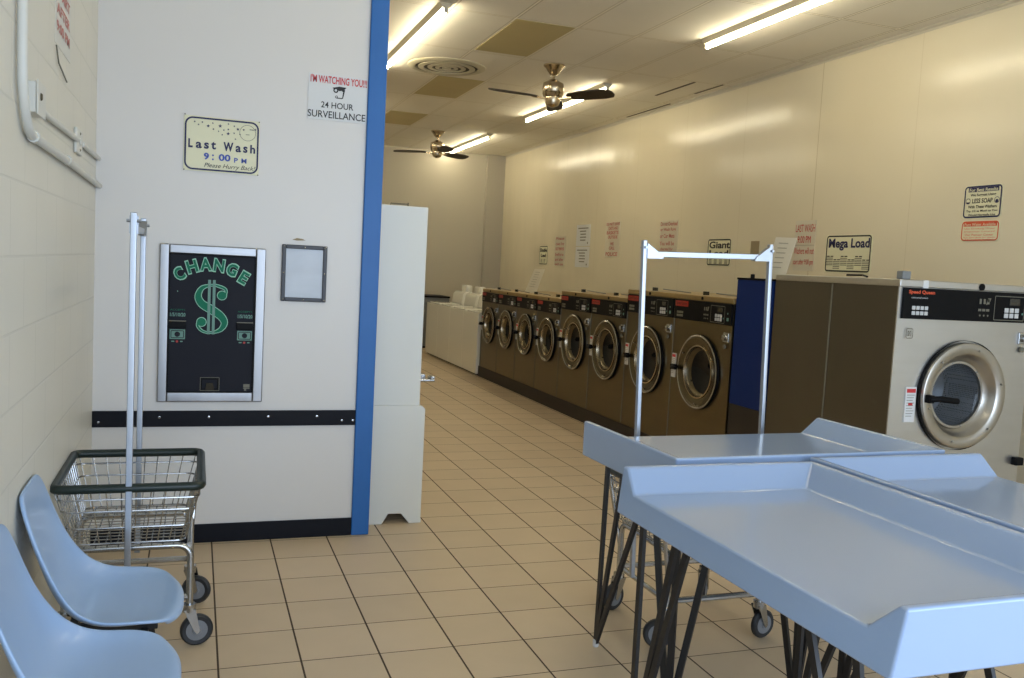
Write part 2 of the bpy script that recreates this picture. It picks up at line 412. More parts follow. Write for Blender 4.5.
# cove moulding along the right wall
mb = MB(); mb.prism([(XR, YF, H), (XR-.1, YF, H), (XR-.09, YF, H-.03), (XR-.03, YF, H-.07), (XR-.02, YF, H-.13), (XR, YF, H-.13)], (0, YB-.35-YF, 0)).build('trim_2', 'back_wall', kind='structure')
# wooden post at the end of the divider wall
struct('trim_3', 'blue_post', MB().box(XP, XP+.325, .06, .54, 0, H), bevel=.02)
# black rubber strips on divider wall
tr = struct('trim_4', 'black_rubber', MB().box(XL, XP, .07, .12, 2.07, 2.345), bevel=.01)
mb = MB()
for x in (-1.85, -.9, -.1, .9, 1.75, 2.2, 2.4):
    mb.lathe([(.028, 0), (.02, .012), (0, .014)], (x, .07, 2.2 + (.04 if int(x*10) % 2 else -.04)), (0, -1, 0), n=10)
mb.build('screw', 'chrome', tr)
struct('baseboard_divider', 'black_rubber', MB().box(XL, XP, .08, .12, 0, .33), bevel=.01)
# dark strips stand in for shaded gaps between slipped ceiling tiles on the right
struct('trim_5', 'vent_dark', MB().box(16.85, 16.95, 13.6, 16.6, H-.012, H))
struct('trim_6', 'vent_dark', MB().box(17.95, 18.03, 13.4, 15.4, H-.012, H))
struct('trim_7', 'vent_dark', MB().box(18.2, 18.28, 17.8, 21.8, H-.012, H))
# storefront behind the camera: low wall, header, mullions, glass
wf = MB()
wf.box(XL, XR, YF-.5, YF, 0, .9).box(XL, XR, YF-.5, YF, 9.6, H).box(XL, XL+.6, YF-.5, YF, .9, 9.6).box(XR-.6, XR, YF-.5, YF, .9, 9.6)
struct('wall_front', 'divider', wf)
nw = 5; ww = (XR-XL-1.2)/nw
for i in range(nw):
    x0 = XL+.6+i*ww; x1 = x0+ww
    f = MB()
    f.box(x0, x0+.15, YF-.35, YF-.15, .9, 9.6).box(x1-.15, x1, YF-.35, YF-.15, .9, 9.6).box(x0+.15, x1-.15, YF-.35, YF-.15, .9, 1.1).box(x0+.15, x1-.15, YF-.35, YF-.15, 9.4, 9.6).box(x0+.15, x1-.15, YF-.35, YF-.15, 7.2, 7.35)
    struct('window_%d' % (i+1), 'mullion', f)
struct('ground_outside', 'asphalt', MB().box(-60, 80, -120, YF-.7, -.8, -.5))

# ------------------------------------------------------------------ camera
cam_d = bpy.data.cameras.new('camera'); cam = bpy.data.objects.new('camera', cam_d); COL.objects.link(cam)
f_px = 892.54; yaw, pitch, roll = map(math.radians, (19.651, 4.5796, 3.0213))
fw = Vector((math.sin(yaw)*math.cos(pitch), math.cos(yaw)*math.cos(pitch), -math.sin(pitch)))
r0 = Vector((math.cos(yaw), -math.sin(yaw), 0)); u0 = r0.cross(fw)
r2 = r0*math.cos(roll) + u0*math.sin(roll); u2 = -r0*math.sin(roll) + u0*math.cos(roll)
mw = Matrix((r2, u2, -fw)).transposed().to_4x4(); mw.translation = Vector((-.3679, -16.1184, 5.1031))*S
cam.matrix_world = mw
cam_d.sensor_width = 36; cam_d.lens = f_px/1024*36; cam_d.clip_start = .05; cam_d.clip_end = 200
sc.camera = cam

# ------------------------------------------------------------------ fluorescent fixtures
def fixture(x, y0, label):
    t = thing('ceiling_light', label, 'light', (x, y0, H), 0, 'long fluorescent ceiling lights')
    MB().prism([(-.2, .05, 0), (.2, .05, 0), (.1, .05, -.14), (-.1, .05, -.14)], (0, 8.95, 0)).build('housing', 'fixture', t, bevel=.01)
    for y in (.05, 4.5, 8.97): MB().box(-.05, .05, y-.03, y+.03, -.28, -.12).build('tube_holder', 'fixture', t)
    for k in (0, 1):
        MB().tube([(0, .08+k*4.5, -.23), (0, 4.44+k*4.5, -.23)], .05, 12).build('tube', 'tube', t, smooth=True)
    return t
fixture(14.1, -.75, 'long fluorescent ceiling light nearest the camera above the big stainless washer')
fixture(14.3, 15.55, 'fluorescent ceiling light crossing behind the nearer ceiling fan')
fixture(14.55, 31.0, 'farthest small fluorescent ceiling light by the rear fan')
fixture(5.98, 8.46, 'fluorescent ceiling light beside the top of the blue post')
fixture(5.98, -7.6, 'added unseen fluorescent ceiling light overhead, in front of the blue post')  # out of view, added to help light the room
fixture(5.98, 24.5, 'added unseen fluorescent ceiling light behind the blue post toward the back')  # unseen fixture, added for the light it gives the room

# brown panels in the ceiling grid
for i, (y0, y1, lab) in enumerate(((9.03, 13.2, 'largest brownish stained ceiling panel, nearest the camera'), (17.95, 22.1, 'brownish ceiling panel just behind the round air vent'), (27.0, 31.0, 'farthest brownish ceiling panel, close to the blue post'))):
    t = MB().box(8.24, 10.1, y0, y1, H-.02, H).build('ceiling_panel', 'stained', origin=(9.2, (y0+y1)/2, H), bevel=.008)
    tag(t, lab, 'ceiling panel', 'stained ceiling panels')
# round air vent
t = thing('air_vent', 'round ceiling air vent with concentric rings', 'vent', (8.1, 16.25, H))
MB().lathe([(1.42, 0), (1.42, -.03), (1.25, -.09), (1.15, -.07), (1.15, 0)], (0, 0, 0), (0, 0, 1), 48).build('outer_ring', 'vent', t, smooth=True)
MB().lathe([(1.15, -.004), (0, -.004)], (0, 0, 0), (0, 0, 1), 48).build('backing', 'vent_dark', t)
for ra, rb in ((1.04, .84), (.70, .54), (.42, .28)):
    MB().lathe([(ra, -.05), (ra, -.075), (rb, -.085), (rb, -.055), (ra, -.05)], (0, 0, 0), (0, 0, 1), 48).build('cone_ring', 'vent', t)
MB().lathe([(.17, -.05), (.17, -.09), (0, -.1)], (0, 0, 0), (0, 0, 1), 32, cap0=True).build('centre_disc', 'vent', t, smooth=True)

# ceiling fans
def fan(x, y, a0, label):
    t = thing('ceiling_fan', label, 'fan', (x, y, H), 0, 'three bladed ceiling fans')
    MB().lathe([(0, 0), (.38, 0), (.38, -.04), (.3, -.12), (.14, -.34), (.08, -.36), (0, -.37)], (0, 0, 0), (0, 0, 1), 28).build('canopy', 'nickel', t, smooth=True)
    MB().tube([(0, 0, -.33), (0, 0, -.6)], .05, 12).build('down_rod', 'nickel', t, smooth=True)
    MB().lathe([(0, -.5), (.12, -.5), (.2, -.56), (.36, -.64), (.38, -.75), (.38, -.95), (.36, -.98), (.38, -1.0), (.33, -1.1), (.27, -1.12), (.27, -1.28), (.22, -1.4), (.1, -1.46), (0, -1.47)], (0, 0, 0), (0, 0, 1), 32).build('motor', 'nickel', t, smooth=True)
    for k in range(3):
        a = a0 + k*2*PI/3; c, s_ = math.cos(a), math.sin(a)
        d = Vector((c, s_, 0)); n = Vector((-s_, c, 0)); tilt = Vector((0, 0, -.3))
        mb = MB(); z = -1.16
        out = [(.62, .10), (.72, .2), (1.2, .28), (2.0, .3), (2.35, .24), (2.45, .1)]
        pts = [d*r + (n + tilt)*w + Vector((0, 0, z)) for r, w in out] + [d*r - (n + tilt)*w + Vector((0, 0, z)) for r, w in out[::-1]]
        b = mb.prism(pts, (0, 0, .035)).build('blade', 'fan_blade', t)
        MB().flatbar(d*.2 + Vector((0, 0, -1.2)), d*.8 + Vector((0, 0, z-.02)), .12, .04, n).build('blade_arm', 'nickel', b)
    return t
import mathutils
fan(11.4, 13.9, math.radians(65), 'nearer ceiling fan, nickel motor and three dark blades')
fan(11.9, 32.0, math.radians(-88), 'farther ceiling fan near the back wall')

# ================================================================== washers
def make_washer(W, D, Ht, R, zc, steel, name, label, cat, loc, rz, group=None, panel=.56, mega=False):
    """front faces local -Y; x 0..W, z 0..Ht above its base"""
    t = thing(name, label, cat, loc, rz, group)
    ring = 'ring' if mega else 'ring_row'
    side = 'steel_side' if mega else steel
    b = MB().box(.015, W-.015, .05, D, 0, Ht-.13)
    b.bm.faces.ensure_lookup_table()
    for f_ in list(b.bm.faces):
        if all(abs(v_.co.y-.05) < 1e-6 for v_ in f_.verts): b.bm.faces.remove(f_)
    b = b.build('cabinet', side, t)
    fp = MB(); ring_, out_ = [], []
    nn_ = 64; x0_, x1_, z0_, z1_ = .015, W-.015, 0, Ht-.13; cx_ = W*.5
    angs = sorted([2*PI*k/nn_ for k in range(nn_)] + [math.atan2(zz-zc, xx-cx_) % (2*PI) for xx in (x0_, x1_) for zz in (z0_, z1_)])
    for a in angs:
        c_, s_ = math.cos(a), math.sin(a)
        tx = ((x1_ if c_ > 0 else x0_)-cx_)/c_ if abs(c_) > 1e-9 else 1e9
        tz = ((z1_ if s_ > 0 else z0_)-zc)/s_ if abs(s_) > 1e-9 else 1e9
        q = min(tx, tz)
        ring_.append((cx_+R*.8*c_, zc+R*.8*s_)); out_.append((cx_+q*c_, zc+q*s_))
    fr = [[fp.bm.verts.new((x, y, z)) for x, z in L_] for L_ in (ring_, out_) for y in (.02, .05)]
    m_ = len(angs)
    for i in range(m_):
        j = (i+1) % m_
        for A_, B_ in ((0, 2), (1, 3), (0, 1), (2, 3)): fp.bm.faces.new([fr[A_][i], fr[A_][j], fr[B_][j], fr[B_][i]])
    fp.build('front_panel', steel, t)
    if mega:
        MB().box(.005, .02, D*.49, D*.50, .05, Ht-.15).build('panel_seam', 'ink_grey', b)
    else:
        MB().box(0, .02, .0, .03, .02, Ht-.16).build('edge_strip', 'ink_grey', b)
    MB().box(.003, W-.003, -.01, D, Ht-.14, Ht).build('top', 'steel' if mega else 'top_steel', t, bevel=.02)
    # control panel
    cp = MB().box(.05 if not mega else .1, W-.03, -.03, .03, Ht-.14-panel+.06, Ht-.15).build('control_panel', 'black', t, bevel=.01)
    pw = W-.08; ph = panel-.07; P = Plane((.05 if not mega else .1, -.033, Ht-.15), (1, 0, 0), (0, 0, 1), pw, ph)
    mb = MB(); P.rect(mb, .02, .26, .06, .34, .006, .004)
    if mega:
        mb.bm.free(); mb = MB(); P.text(mb, 'Speed Queen', .03, .215, .07, .22, .006, .03)
        mb.build('brand_lettering', 'ink_orange', cp)
    else:
        g = mb.build('badge', 'red', cp)
        mb = MB(); P.text(mb, 'Speed Queen', .04, .24, .1, .3, .010, 0.); mb.build('badge_lettering', 'ink_black', g)
    mb = MB()
    P.text(mb, 'commercial washer', .05, .17, .28, .34, .006) if mega else None
    for i in range(4):
        for j in range(2):
            P.rslab(mb, .06+i*.03, .083+i*.03, .58+j*.17, .70+j*.17, .012, .012, .01)
    mb.build('selector_button', 'button' if mega else 'ink_grey', cp)
    mb = MB()
    for i, u in enumerate((.55, .58, .61)):
        P.rect(mb, u, u+.015, .25, .42, .006); P.rect(mb, u-.005, u+.018, .58, .66, .006); P.disc(mb, u+.01, .8, .02, .006)
    P.quad = None
    mb.quad([P.p(.60, .44, .006), P.p(.612, .22, .006), P.p(.635, .22, .006), P.p(.63, .33, .006), P.p(.61, .36, .006), P.p(.61, .44, .006)])
    mb.build('cycle_symbols', 'ink_grey', cp)
    mb = MB(); P.border(mb, .665, .9, .12, .94, .02, .014, .006); mb.build('keypad_outline', 'ink_grey', cp)
    mb = MB(); P.rect(mb, .78, .86, .2, .42, .008); mb.build('display', 'display', cp)
    mb = MB()
    for i in range(3):
        for j in range(2): P.rslab(mb, .745+i*.04, .775+i*.04, .52+j*.18, .67+j*.18, .01, .014, .01)
    mb.build('keypad', 'button', cp)
    mb = MB(); P.disc(mb, .885, .7, .022, .012); P.disc(mb, .95, .45, .025, .01); P.rect(mb, .935, .965, .65, .8, .008); mb.build('start_button', 'mint_dim', cp)
    # door
    cx = W*.5
    dr = MB().lathe([(R*.985, 0), (R*.985, -.06)], (cx, .02, zc), (0, 1, 0), 64).build('door_seal', 'black', t, smooth=True)
    n = 64
    if mega:
        prof = [(R*.95, -.03), (R*.95, -.1), (R*.94, -.13), (R*.92, -.14), (R*.76, -.12), (R*.74, -.10), (R*.70, .0), (R*.64, .08), (R*.61, .10), (R*.605, .07), (R*.565, .07), (R*.56, .14)]
        cxo = cx
    else:
        prof = [(R*.95, -.03), (R*.97, -.06), (R*.95, -.08), (R*.91, -.085), (R*.87, -.05), (R*.70, -.04), (R*.68, .02), (R*.64, .08), (R*.6, .1), (R*.57, .12)]
        cxo = cx
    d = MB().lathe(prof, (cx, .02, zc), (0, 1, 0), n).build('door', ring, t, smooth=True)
    if not mega:
        MB().lathe([(R*.97, -.05), (R*.975, -.085), (R*.95, -.10), (R*.925, -.085)], (cx, .02, zc), (0, 1, 0), n).build('outer_rim', 'chrome', d, smooth=True)
        MB().lathe([(R*.70, -.03), (R*.70, -.06), (R*.67, -.065), (R*.65, .02)], (cx, .02, zc), (0, 1, 0), n).build('inner_rim', 'nickel', d, smooth=True)
    nb = 12 if mega else 6
    for k in range(nb):
        a = 2*PI*(k+.5)/nb; rr = R*(.585 if k % 2 else .84)
        MB().lathe([(.022, 0), (.018, -.02), (0, -.024)], (cx+rr*math.cos(a), .1 if k % 2 else (-.13 if mega else -.05), zc+rr*math.sin(a)), (0, 1, 0), 8).build('bolt', 'chrome', d)
    gl = [(R*.58, .12), (R*.5, .16), (R*.3, .2), (0, .21)]
    MB().lathe(gl, (cx, .02, zc), (0, 1, 0), 40).build('door_glass', 'glass' if mega else 'glass_dark', d, smooth=True)
    MB().lathe([(R*.6, .13), (R*.6, .9), (R*.55, 1.0), (0, 1.0)], (cx, .02, zc), (0, 1, 0), 40).build('drum', 'drum' if mega else 'drum_dark', d, smooth=True)
    # latch handle on the left
    hx = cx-R*.95
    mb = MB()
    if mega:
        mb.tube([(cx-R*.86, -.2, zc-.05), (cx-R*.7, -.27, zc-.03), (cx-R*.45, -.3, zc-.06), (cx-R*.34, -.3, zc-.07)], .06, 10)
        mb.box(cx-R*.9, cx-R*.8, -.24, -.1, zc-.12, zc+.03)
    else:
        mb.tube([(hx-.2, -.12, zc), (hx-.02, -.2, zc), (hx+.12, -.2, zc)], .05, 8).box(hx-.28, hx-.12, -.14, 0, zc-.07, zc+.07)
    mb.build('door_handle', 'black', d, smooth=True)
    # coin lock plate upper right, sticker lower left, id sticker upper left
    lx = W-.24; lz = Ht-.14-panel-.25
    lk = MB().box(lx-.12, lx+.12, -.02, .03, lz-.12, lz+.12).build('lock_plate', 'chrome', t, bevel=.015)
    MB().lathe([(.075, -.0), (.075, -.09), (.05, -.1), (0, -.1)], (lx, 0, lz), (0, 1, 0), 20).build('lock_barrel', 'chrome', lk, smooth=True)
    MB().lathe([(.055, 0), (.055, -.04), (0, -.045)], (lx-.02, .0, lz-.23), (0, 1, 0), 14).build('key_lock', 'ink_grey', lk, smooth=True)
    sx = .37 if mega else .05; sh = .68 if mega else .66; sz = zc-.52 if mega else zc-.3
    stk = MB().box(sx, sx+(.25 if mega else .2), -.005, .025, sz, sz+sh).build('warning_sticker', 'sign_white', t)
    P2 = Plane((sx, -.006, sz+sh), (1, 0, 0), (0, 0, 1), .25 if mega else .2, sh)
    mb = MB(); P2.rect(mb, .08, .92, .05, .16, .004); P2.rect(mb, .3, .7, .45, .52, .004); mb.build('sticker_heading', 'ink_red', stk)
    mb = MB()
    for k in range(9): P2.rect(mb, .12, .85 - (k % 3)*.08, .22+k*.075, .235+k*.075, .004)
    mb.build('sticker_text', 'ink_grey', stk)
    if mega:
        mb = MB(); P3 = Plane((.24, -.0, Ht-.14-panel-.12), (1, 0, 0), (0, 0, 1), .17, .2)
        P3.border(mb, 0, 1, 0, 1, .04, .014, .006); P3.text(mb, '20', .25, .75, .25, .75, .006, .02); mb.build('number_sticker', 'ink_grey', t)
        MB().lathe([(.07, 0), (.07, -.05), (0, -.06)], (2.0, .02, Ht-.07), (0, 1, 0), 18).build('top_lock', 'black', t, smooth=True)
        MB().box(.10, .3, .05, .22, Ht, Ht+.16).build('clip_plate', 'grey_enamel', t, bevel=.02)
        MB().box(.55, .68, -.013, .1, Ht-.2, Ht+.004).build('tape_piece', 'sign_white', t)
        MB().tube([(.1, 1.6, Ht+.04), (.25, 1.3, Ht+.05), (.1, 1.0, Ht+.02)], .02, 6).build('loose_strap', 'black', t)
        MB().box(W-.22, W-.02, -.12, .02, zc-1.42, zc-1.26).build('lower_catch', 'black', t, bevel=.02)
    else:
        MB().box(.6, .72, .5, .62, Ht, Ht+.1).build('top_valve', 'display', t)
        MB().lathe([(.045, 0), (.045, .02), (0, .025)], (W*.5, -.01, Ht-.07), (0, -1, 0), 12).build('top_lock', 'black', t)
        MB().flatbar((W*.45, .5, Ht+.07), (W*.95, .55, Ht+.03), .05, .03, (0, 1, 0)).build('top_rod', 'grey_enamel', t)
    return t

PH = .48                                       # plinth height
XF = 12.1
# continuous dark base the row stands on
struct('trim_8', 'dark_base', MB().box(XF-.02, XF+3.4, 2.75, 23.2, 0, PH))
ords = ['eighth', 'seventh', 'sixth', 'fifth', 'fourth', 'third', 'second', 'first']
R90 = -PI/2
w4 = (23.12-13.72)/4
grp = 'washers in the row along the right wall'
L_small = ['small front-load washer at the far end of the row, touching the white top-loaders',
           'second small front-load washer from the white top-loaders',
           'third small front-load washer from the white top-loaders, behind the leaning white paper',
           'fourth small front-load washer, the last small one before the taller machines']
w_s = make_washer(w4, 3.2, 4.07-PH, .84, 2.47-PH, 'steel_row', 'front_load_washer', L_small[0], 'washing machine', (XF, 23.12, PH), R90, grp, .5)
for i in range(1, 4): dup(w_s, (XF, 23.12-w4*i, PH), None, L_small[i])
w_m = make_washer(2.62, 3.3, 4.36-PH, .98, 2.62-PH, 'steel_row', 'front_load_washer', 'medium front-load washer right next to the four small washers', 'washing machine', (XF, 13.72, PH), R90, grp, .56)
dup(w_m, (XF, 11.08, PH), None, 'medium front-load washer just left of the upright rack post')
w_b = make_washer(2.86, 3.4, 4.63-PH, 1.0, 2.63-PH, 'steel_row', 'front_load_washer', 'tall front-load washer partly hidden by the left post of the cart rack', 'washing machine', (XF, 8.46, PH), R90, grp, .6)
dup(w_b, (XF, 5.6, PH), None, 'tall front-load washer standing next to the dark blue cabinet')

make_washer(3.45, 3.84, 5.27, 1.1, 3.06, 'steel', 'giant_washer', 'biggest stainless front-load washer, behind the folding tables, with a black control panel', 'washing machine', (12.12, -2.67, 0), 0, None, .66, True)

# blue cabinet between the row and the giant washer
t = thing('tall_cabinet', 'tall dark blue cabinet on a black base beside the row of washers', 'cabinet', (XF+.03, 1.25, 0))
MB().box(0, 2.6, .02, 1.44, 0, 2.05).build('base', 'dark_base', t, bevel=.01)
MB().box(0, 2.6, 0, 1.45, 2.05, 5.1).build('body', 'blue_panel', t, bevel=.015)
MB().box(-.01, 2.6, 0, 1.46, 5.1, 5.15).build('top', 'black', t)
MB().lathe([(.05, 0), (.05, .09), (0, .1)], (.1, .98, 5.15), (0, 0, 1), 12).build('top_knob', 'black', t)

# ------------------------------------------------------------------ top loaders
def make_toploader(loc, label):
    t = thing('top_load_washer', label, 'washing machine', loc, R90, 'white top-load washers at the back')
    W = 2.44
    MB().box(.001, W-.001, 0, 2.3, .08, 2.9).build('cabinet', 'white_enamel', t, bevel=.008)
    MB().box(.05, W-.05, .1, 2.2, 0, .08).build('base', 'black', t)
    MB().box(.2, W-.2, .12, 1.3, 2.9, 2.96).build('lid', 'white_enamel', t, bevel=.03)
    mb = MB(); mb.prism([(.15, 1.35, 2.9), (.15, 1.9, 2.9), (.15, 1.9, 3.6), (.15, 1.62, 3.66), (.15, 1.45, 3.5)], (W-.3, 0, 0))
    c = mb.build('console', 'white_enamel', t, bevel=.12, seg=3)
    MB().box(.72, 1.72, 1.75, 2.15, 3.4, 4.0).build('coin_box', 'white_enamel', c, bevel=.12, seg=3)
    return t
tl = make_toploader((12.0, 25.75, 0), 'white top-load washer nearest the stainless row, first of the four')
for i, lab in enumerate(('second white top-load washer from the stainless row', 'third white top-load washer from the stainless row', 'farthest white top-load washer, next to the grey cabinet')):
    dup(tl, (12.0, 25.75+2.45*(i+1), 0), None, lab)
t = thing('utility_cabinet', 'low grey cabinet with a dark top against the back wall', 'cabinet', (11.2, 36, 0))
MB().box(0, 2.9, 0, 2.4, .1, 3.05).build('body', 'grey_enamel', t, bevel=.02)
MB().box(-.03, 2.93, -.04, 2.4, 3.05, 3.15).build('top', 'black', t, bevel=.01)
MB().box(.1, 2.8, .05, 2.3, 0, .1).build('base', 'black', t)

# ------------------------------------------------------------------ white cabinet behind the post
t = thing('white_cabinet', 'tall white cabinet with a wider notched base behind the blue post', 'cabinet', (2.84, .66, 0))
mb = MB(); mb.prism([(0, 0, 0), (.17+.13, 0, 0), (.42, 0, .2), (.67, 0, .2), (.84, 0, 0), (1.08, 0, 0), (1.07, 0, .12), (1.07, 0, 2.26), (1.0, 0, 2.33), (0, 0, 2.33)], (0, 1.5, 0))
mb.build('lower_cabinet', 'white_cab', t, bevel=.012)
MB().box(0, .955, .02, 1.45, 2.33, 6.16).build('upper_cabinet', 'white_cab', t, bevel=.012)
mb = MB().tube([(.28, .3, 6.16), (.28, .3, 6.21), (.62, .3, 6.21)], .012, 6).tube([(.62, .3, 6.16), (.62, .3, 6.24)], .015, 6).build('top_latch', 'ink_grey', t)
MB().box(.95, 1.24, .03, .3, 2.80, 2.84).box(1.16, 1.24, .03, .3, 2.84, 2.9).box(.95, 1.05, .05, .25, 2.84, 2.94).build('side_bracket', 'chrome', t, bevel=.01)

# ================================================================== change machine
t = thing('change_machine', 'wall-mounted change machine with a steel frame and black front', 'change machine', (-.95, .12, 2.5))
W_, H_ = 1.73, 2.70
mb = MB()
mb.box(0, .155, -.07, 0, 0, H_).box(W_-.165, W_, -.07, 0, 0, H_).box(.155, W_-.165, -.07, 0, 0, .175).box(.155, W_-.165, -.07, 0, H_-.155, H_)
mb.build('bezel', 'bezel', t, bevel=.02)
px0, px1, pz0, pz1 = .155, W_-.165, .175, H_-.155
MB().box(px0, px1, -.045, 0, pz0, pz1).build('front_panel', 'changer_black', t)
mb = MB(); mb.box(px0, px0+.018, -.075, -.04, pz0, pz1).box(px1-.018, px1, -.075, -.04, pz0, pz1).box(px0+.018, px1-.018, -.075, -.04, pz0, pz0+.018).box(px0+.018, px1-.018, -.075, -.04, pz1-.018, pz1)
mb.build('panel_edge', 'black', t)
P = Plane((px0, -.045, pz1), (1, 0, 0), (0, 0, 1), px1-px0, pz1-pz0)
A = P.h/P.w
for ch, u, v, rot, w in (('C', .115, .145, -.55, .115), ('H', .258, .09, -.3, .125), ('A', .413, .07, -.08, .135), ('N', .568, .074, .12, .125), ('G', .72, .10, .35, .125), ('E', .86, .155, .5, .10)):
    for m_, off, bold, g in (('mint', .008, .065, 1.1), ('green', .014, .03, .92)):
        mb = MB(); hh = .094*g/2; ww_ = w*g/2
        P.text(mb, ch, u-ww_, u+ww_, v-hh, v+hh, off, bold, rot=rot)
        mb.build('letter_outline' if m_ == 'mint' else 'change_lettering', m_, t)
# dollar sign drawn as a swelling stroke with ball ends
def bez(pts, n=60):
    """catmull-rom through points (u,v,width)"""
    out = []
    Pn = [pts[0]] + pts + [pts[-1]]
    for i in range(1, len(Pn)-2):
        for k in range(n//len(pts)+3):
            tt = k/(n//len(pts)+3); a, b, c, d = Pn[i-1], Pn[i], Pn[i+1], Pn[i+2]
            out.append([.5*((2*b[j]) + (-a[j]+c[j])*tt + (2*a[j]-5*b[j]+4*c[j]-d[j])*tt*tt + (-a[j]+3*b[j]-3*c[j]+d[j])*tt**3) for j in range(3)])
    out.append(list(pts[-1])); return out
Spts = [(.655, .285, .018), (.648, .245, .03), (.56, .222, .03), (.49, .218, .022), (.38, .24, .05), (.335, .30, .075), (.38, .355, .09), (.49, .395, .10), (.60, .44, .09), (.645, .49, .075), (.60, .54, .05), (.50, .562, .022), (.40, .555, .025), (.34, .52, .03), (.335, .485, .018)]
def stroke(mb, pts, grow, off):
    q = bez(pts); V = []
    for i, (u, v, w) in enumerate(q):
        a = q[max(i-1, 0)]; b = q[min(i+1, len(q)-1)]
        d = Vector(((b[0]-a[0])*P.w, (b[1]-a[1])*P.h)); d = d.normalized() if d.length > 1e-6 else Vector((1, 0))
        nn = Vector((-d.y, d.x))*(w*P.w/2 + grow)
        c = P.p(u, v, off); V.append((mb.bm.verts.new(c + P.r*nn.x - P.u*nn.y), mb.bm.verts.new(c - P.r*nn.x + P.u*nn.y)))
    for (a, b), (c, d) in zip(V[:-1], V[1:]): mb.bm.faces.new([a, b, d, c])
for m_, g, off in (('mint', .006, .008), ('green', -.006, .016)):
    mb = MB(); stroke(mb, Spts, g, off)
    P.disc(mb, .61, .29, .055*P.w+g, off+.0015, 20); P.disc(mb, .38, .487, .055*P.w+g, off+.0015, 20)
    mb.build('dollar_sign', m_, t)
for u_ in (.445, .50):
    mb = MB(); P.rect(mb, u_, u_+.033, .18, .575, .0185, .003); mb.build('dollar_bar', 'mint_dim', t)
for u in (.02, .80):
    mb = MB(); P.text(mb, 'ACCEPTS', u, u+.17, .398, .41, .006); mb.build('acceptor_heading', 'green', t)
    mb = MB(); P.text(mb, '1/5/10/20', u, u+.175, .425, .452, .006, .03); mb.build('acceptor_lettering', 'mint_dim', t)
    a = MB(); P.rect(a, u-.01, u+.185, .485, .535, .05, .05); a = a.build('bill_slot', 'black', t, bevel=.01)
    b = MB(); P.rect(b, u-.01, u+.185, .48, .486, .06, .04); b.build('slot_lip', 'ink_grey', a)
    a = MB(); P.rect(a, u, u+.175, .545, .615, .01, .006); a = a.build('bill_picture', 'mint_dim', t)
    b = MB(); P.border(b, u+.012, u+.163, .552, .608, .02, .012, .013); P.disc(b, u+.087, .58, .045, .013); b.build('bill_print', 'changer_black', a)
    b = MB(); P.disc(b, u+.085, .632, .02, .012, 12); b.build('indicator_light', 'red', t)
    b = MB(); P.rect(b, u+.02, u+.055, .628, .636, .006); P.rect(b, u+.12, u+.15, .628, .636, .006); b.build('indicator_text', 'mint_dim', t)
a = MB(); P.border(a, .385, .60, .895, .985, .01, .03, .02); a = a.build('coin_cup', 'black', t)
b = MB(); P.border(b, .38, .605, .89, .99, .01, .008, .024); b.build('coin_cup_edge', 'ink_grey', t)
b = MB(); b.prism([P.p(.44, .985, .002), P.p(.545, .985, .002), P.p(.53, .93, .03), P.p(.455, .93, .03)], P.n*.02); b.build('coin_chute', 'display', t)
b = MB(); P.rect(b, .89, .965, .94, .965, .006); P.rect(b, .89, .965, .968, .975, .006); P.rect(b, .90, .925, .975, .99, .006); b.build('maker_plate', 'ink_grey', t)
b = MB(); P.disc(b, .1, .27, .008, .006); b.build('tiny_mark', 'mint', t)

# framed mirror
t = thing('wall_mirror', 'small dark-framed mirror right of the change machine', 'mirror', (1.05, .12, 4.3))
mb = MB(); w, h = .785, 1.0
mb.box(0, .07, -.05, 0, 0, h).box(w-.07, w, -.05, 0, 0, h).box(.07, w-.07, -.05, 0, 0, .07).box(.07, w-.07, -.05, 0, h-.07, h)
f = mb.build('frame', 'mirror_frame', t, bevel=.012)
mb = MB()
for x, z in ((.035, .035), (w-.035, .035), (.035, h-.035), (w-.035, h-.035), (w/2, .035), (w/2, h-.035), (.035, h/2), (w-.035, h/2)): mb.lathe([(.014, 0), (0, -.01)], (x, -.05, z), (0, 1, 0), 8)
mb.build('screw', 'chrome', f)
MB().box(.07, w-.07, -.02, 0, .07, h-.07).build('glass', 'mirror', t)
tag(MB().prism([(1.22, .115, 5.39), (1.3, .115, 5.42), (1.4, .115, 5.41), (1.45, .115, 5.385), (1.3, .115, 5.375)], (0, .006, 0)).build('paint_scrape', 'scrape', origin=(1.3, .12, 5.4)), 'tiny brown scrape in the paint just above the wall mirror', 'mark')

# ------------------------------------------------------------------ signs on the divider wall
t = thing('last_wash_sign', 'cream sign with blue rounded border reading Last Wash 9:00 PM', 'sign', (-.6, .12, 6.46))
P = Plane((0, -.02, .9), (1, 0, 0), (0, 0, 1), 1.2, .9)
mb = MB(); P.rslab(mb, -.01, 1.01, -.01, 1.01, .03, .0, .02); mb.build('board', 'sign_cream', t)
mb = MB(); P.border(mb, .0, 1., 0.01, .99, .13, .028, .005); mb.build('border', 'ink_navy', t)
mb = MB(); P.text(mb, 'L', .05, .11, .42, .585, .005, .04); P.text(mb, 'a', .15, .23, .47, .587, .005, .03); P.text(mb, 's', .26, .325, .47, .587, .005, .03); P.text(mb, 't', .355, .42, .44, .587, .005, .03); P.text(mb, 'W', .52, .655, .43, .60, .005, .04); P.text(mb, 'a', .685, .76, .48, .60, .005, .03); P.text(mb, 's', .79, .85, .48, .60, .005, .03); P.text(mb, 'h', .885, .955, .44, .60, .005, .03); mb.build('heading', 'ink_navy', t)
mb = MB(); P.text(mb, '9', .26, .33, .66, .79, .005, .04); P.text(mb, ':', .37, .395, .68, .79, .005, .02); P.text(mb, '00', .46, .62, .66, .79, .005, .03); P.text(mb, 'P', .67, .72, .71, .80, .005, .02); P.text(mb, 'M', .77, .84, .71, .80, .005, .02); mb.build('time', 'ink_blue', t)
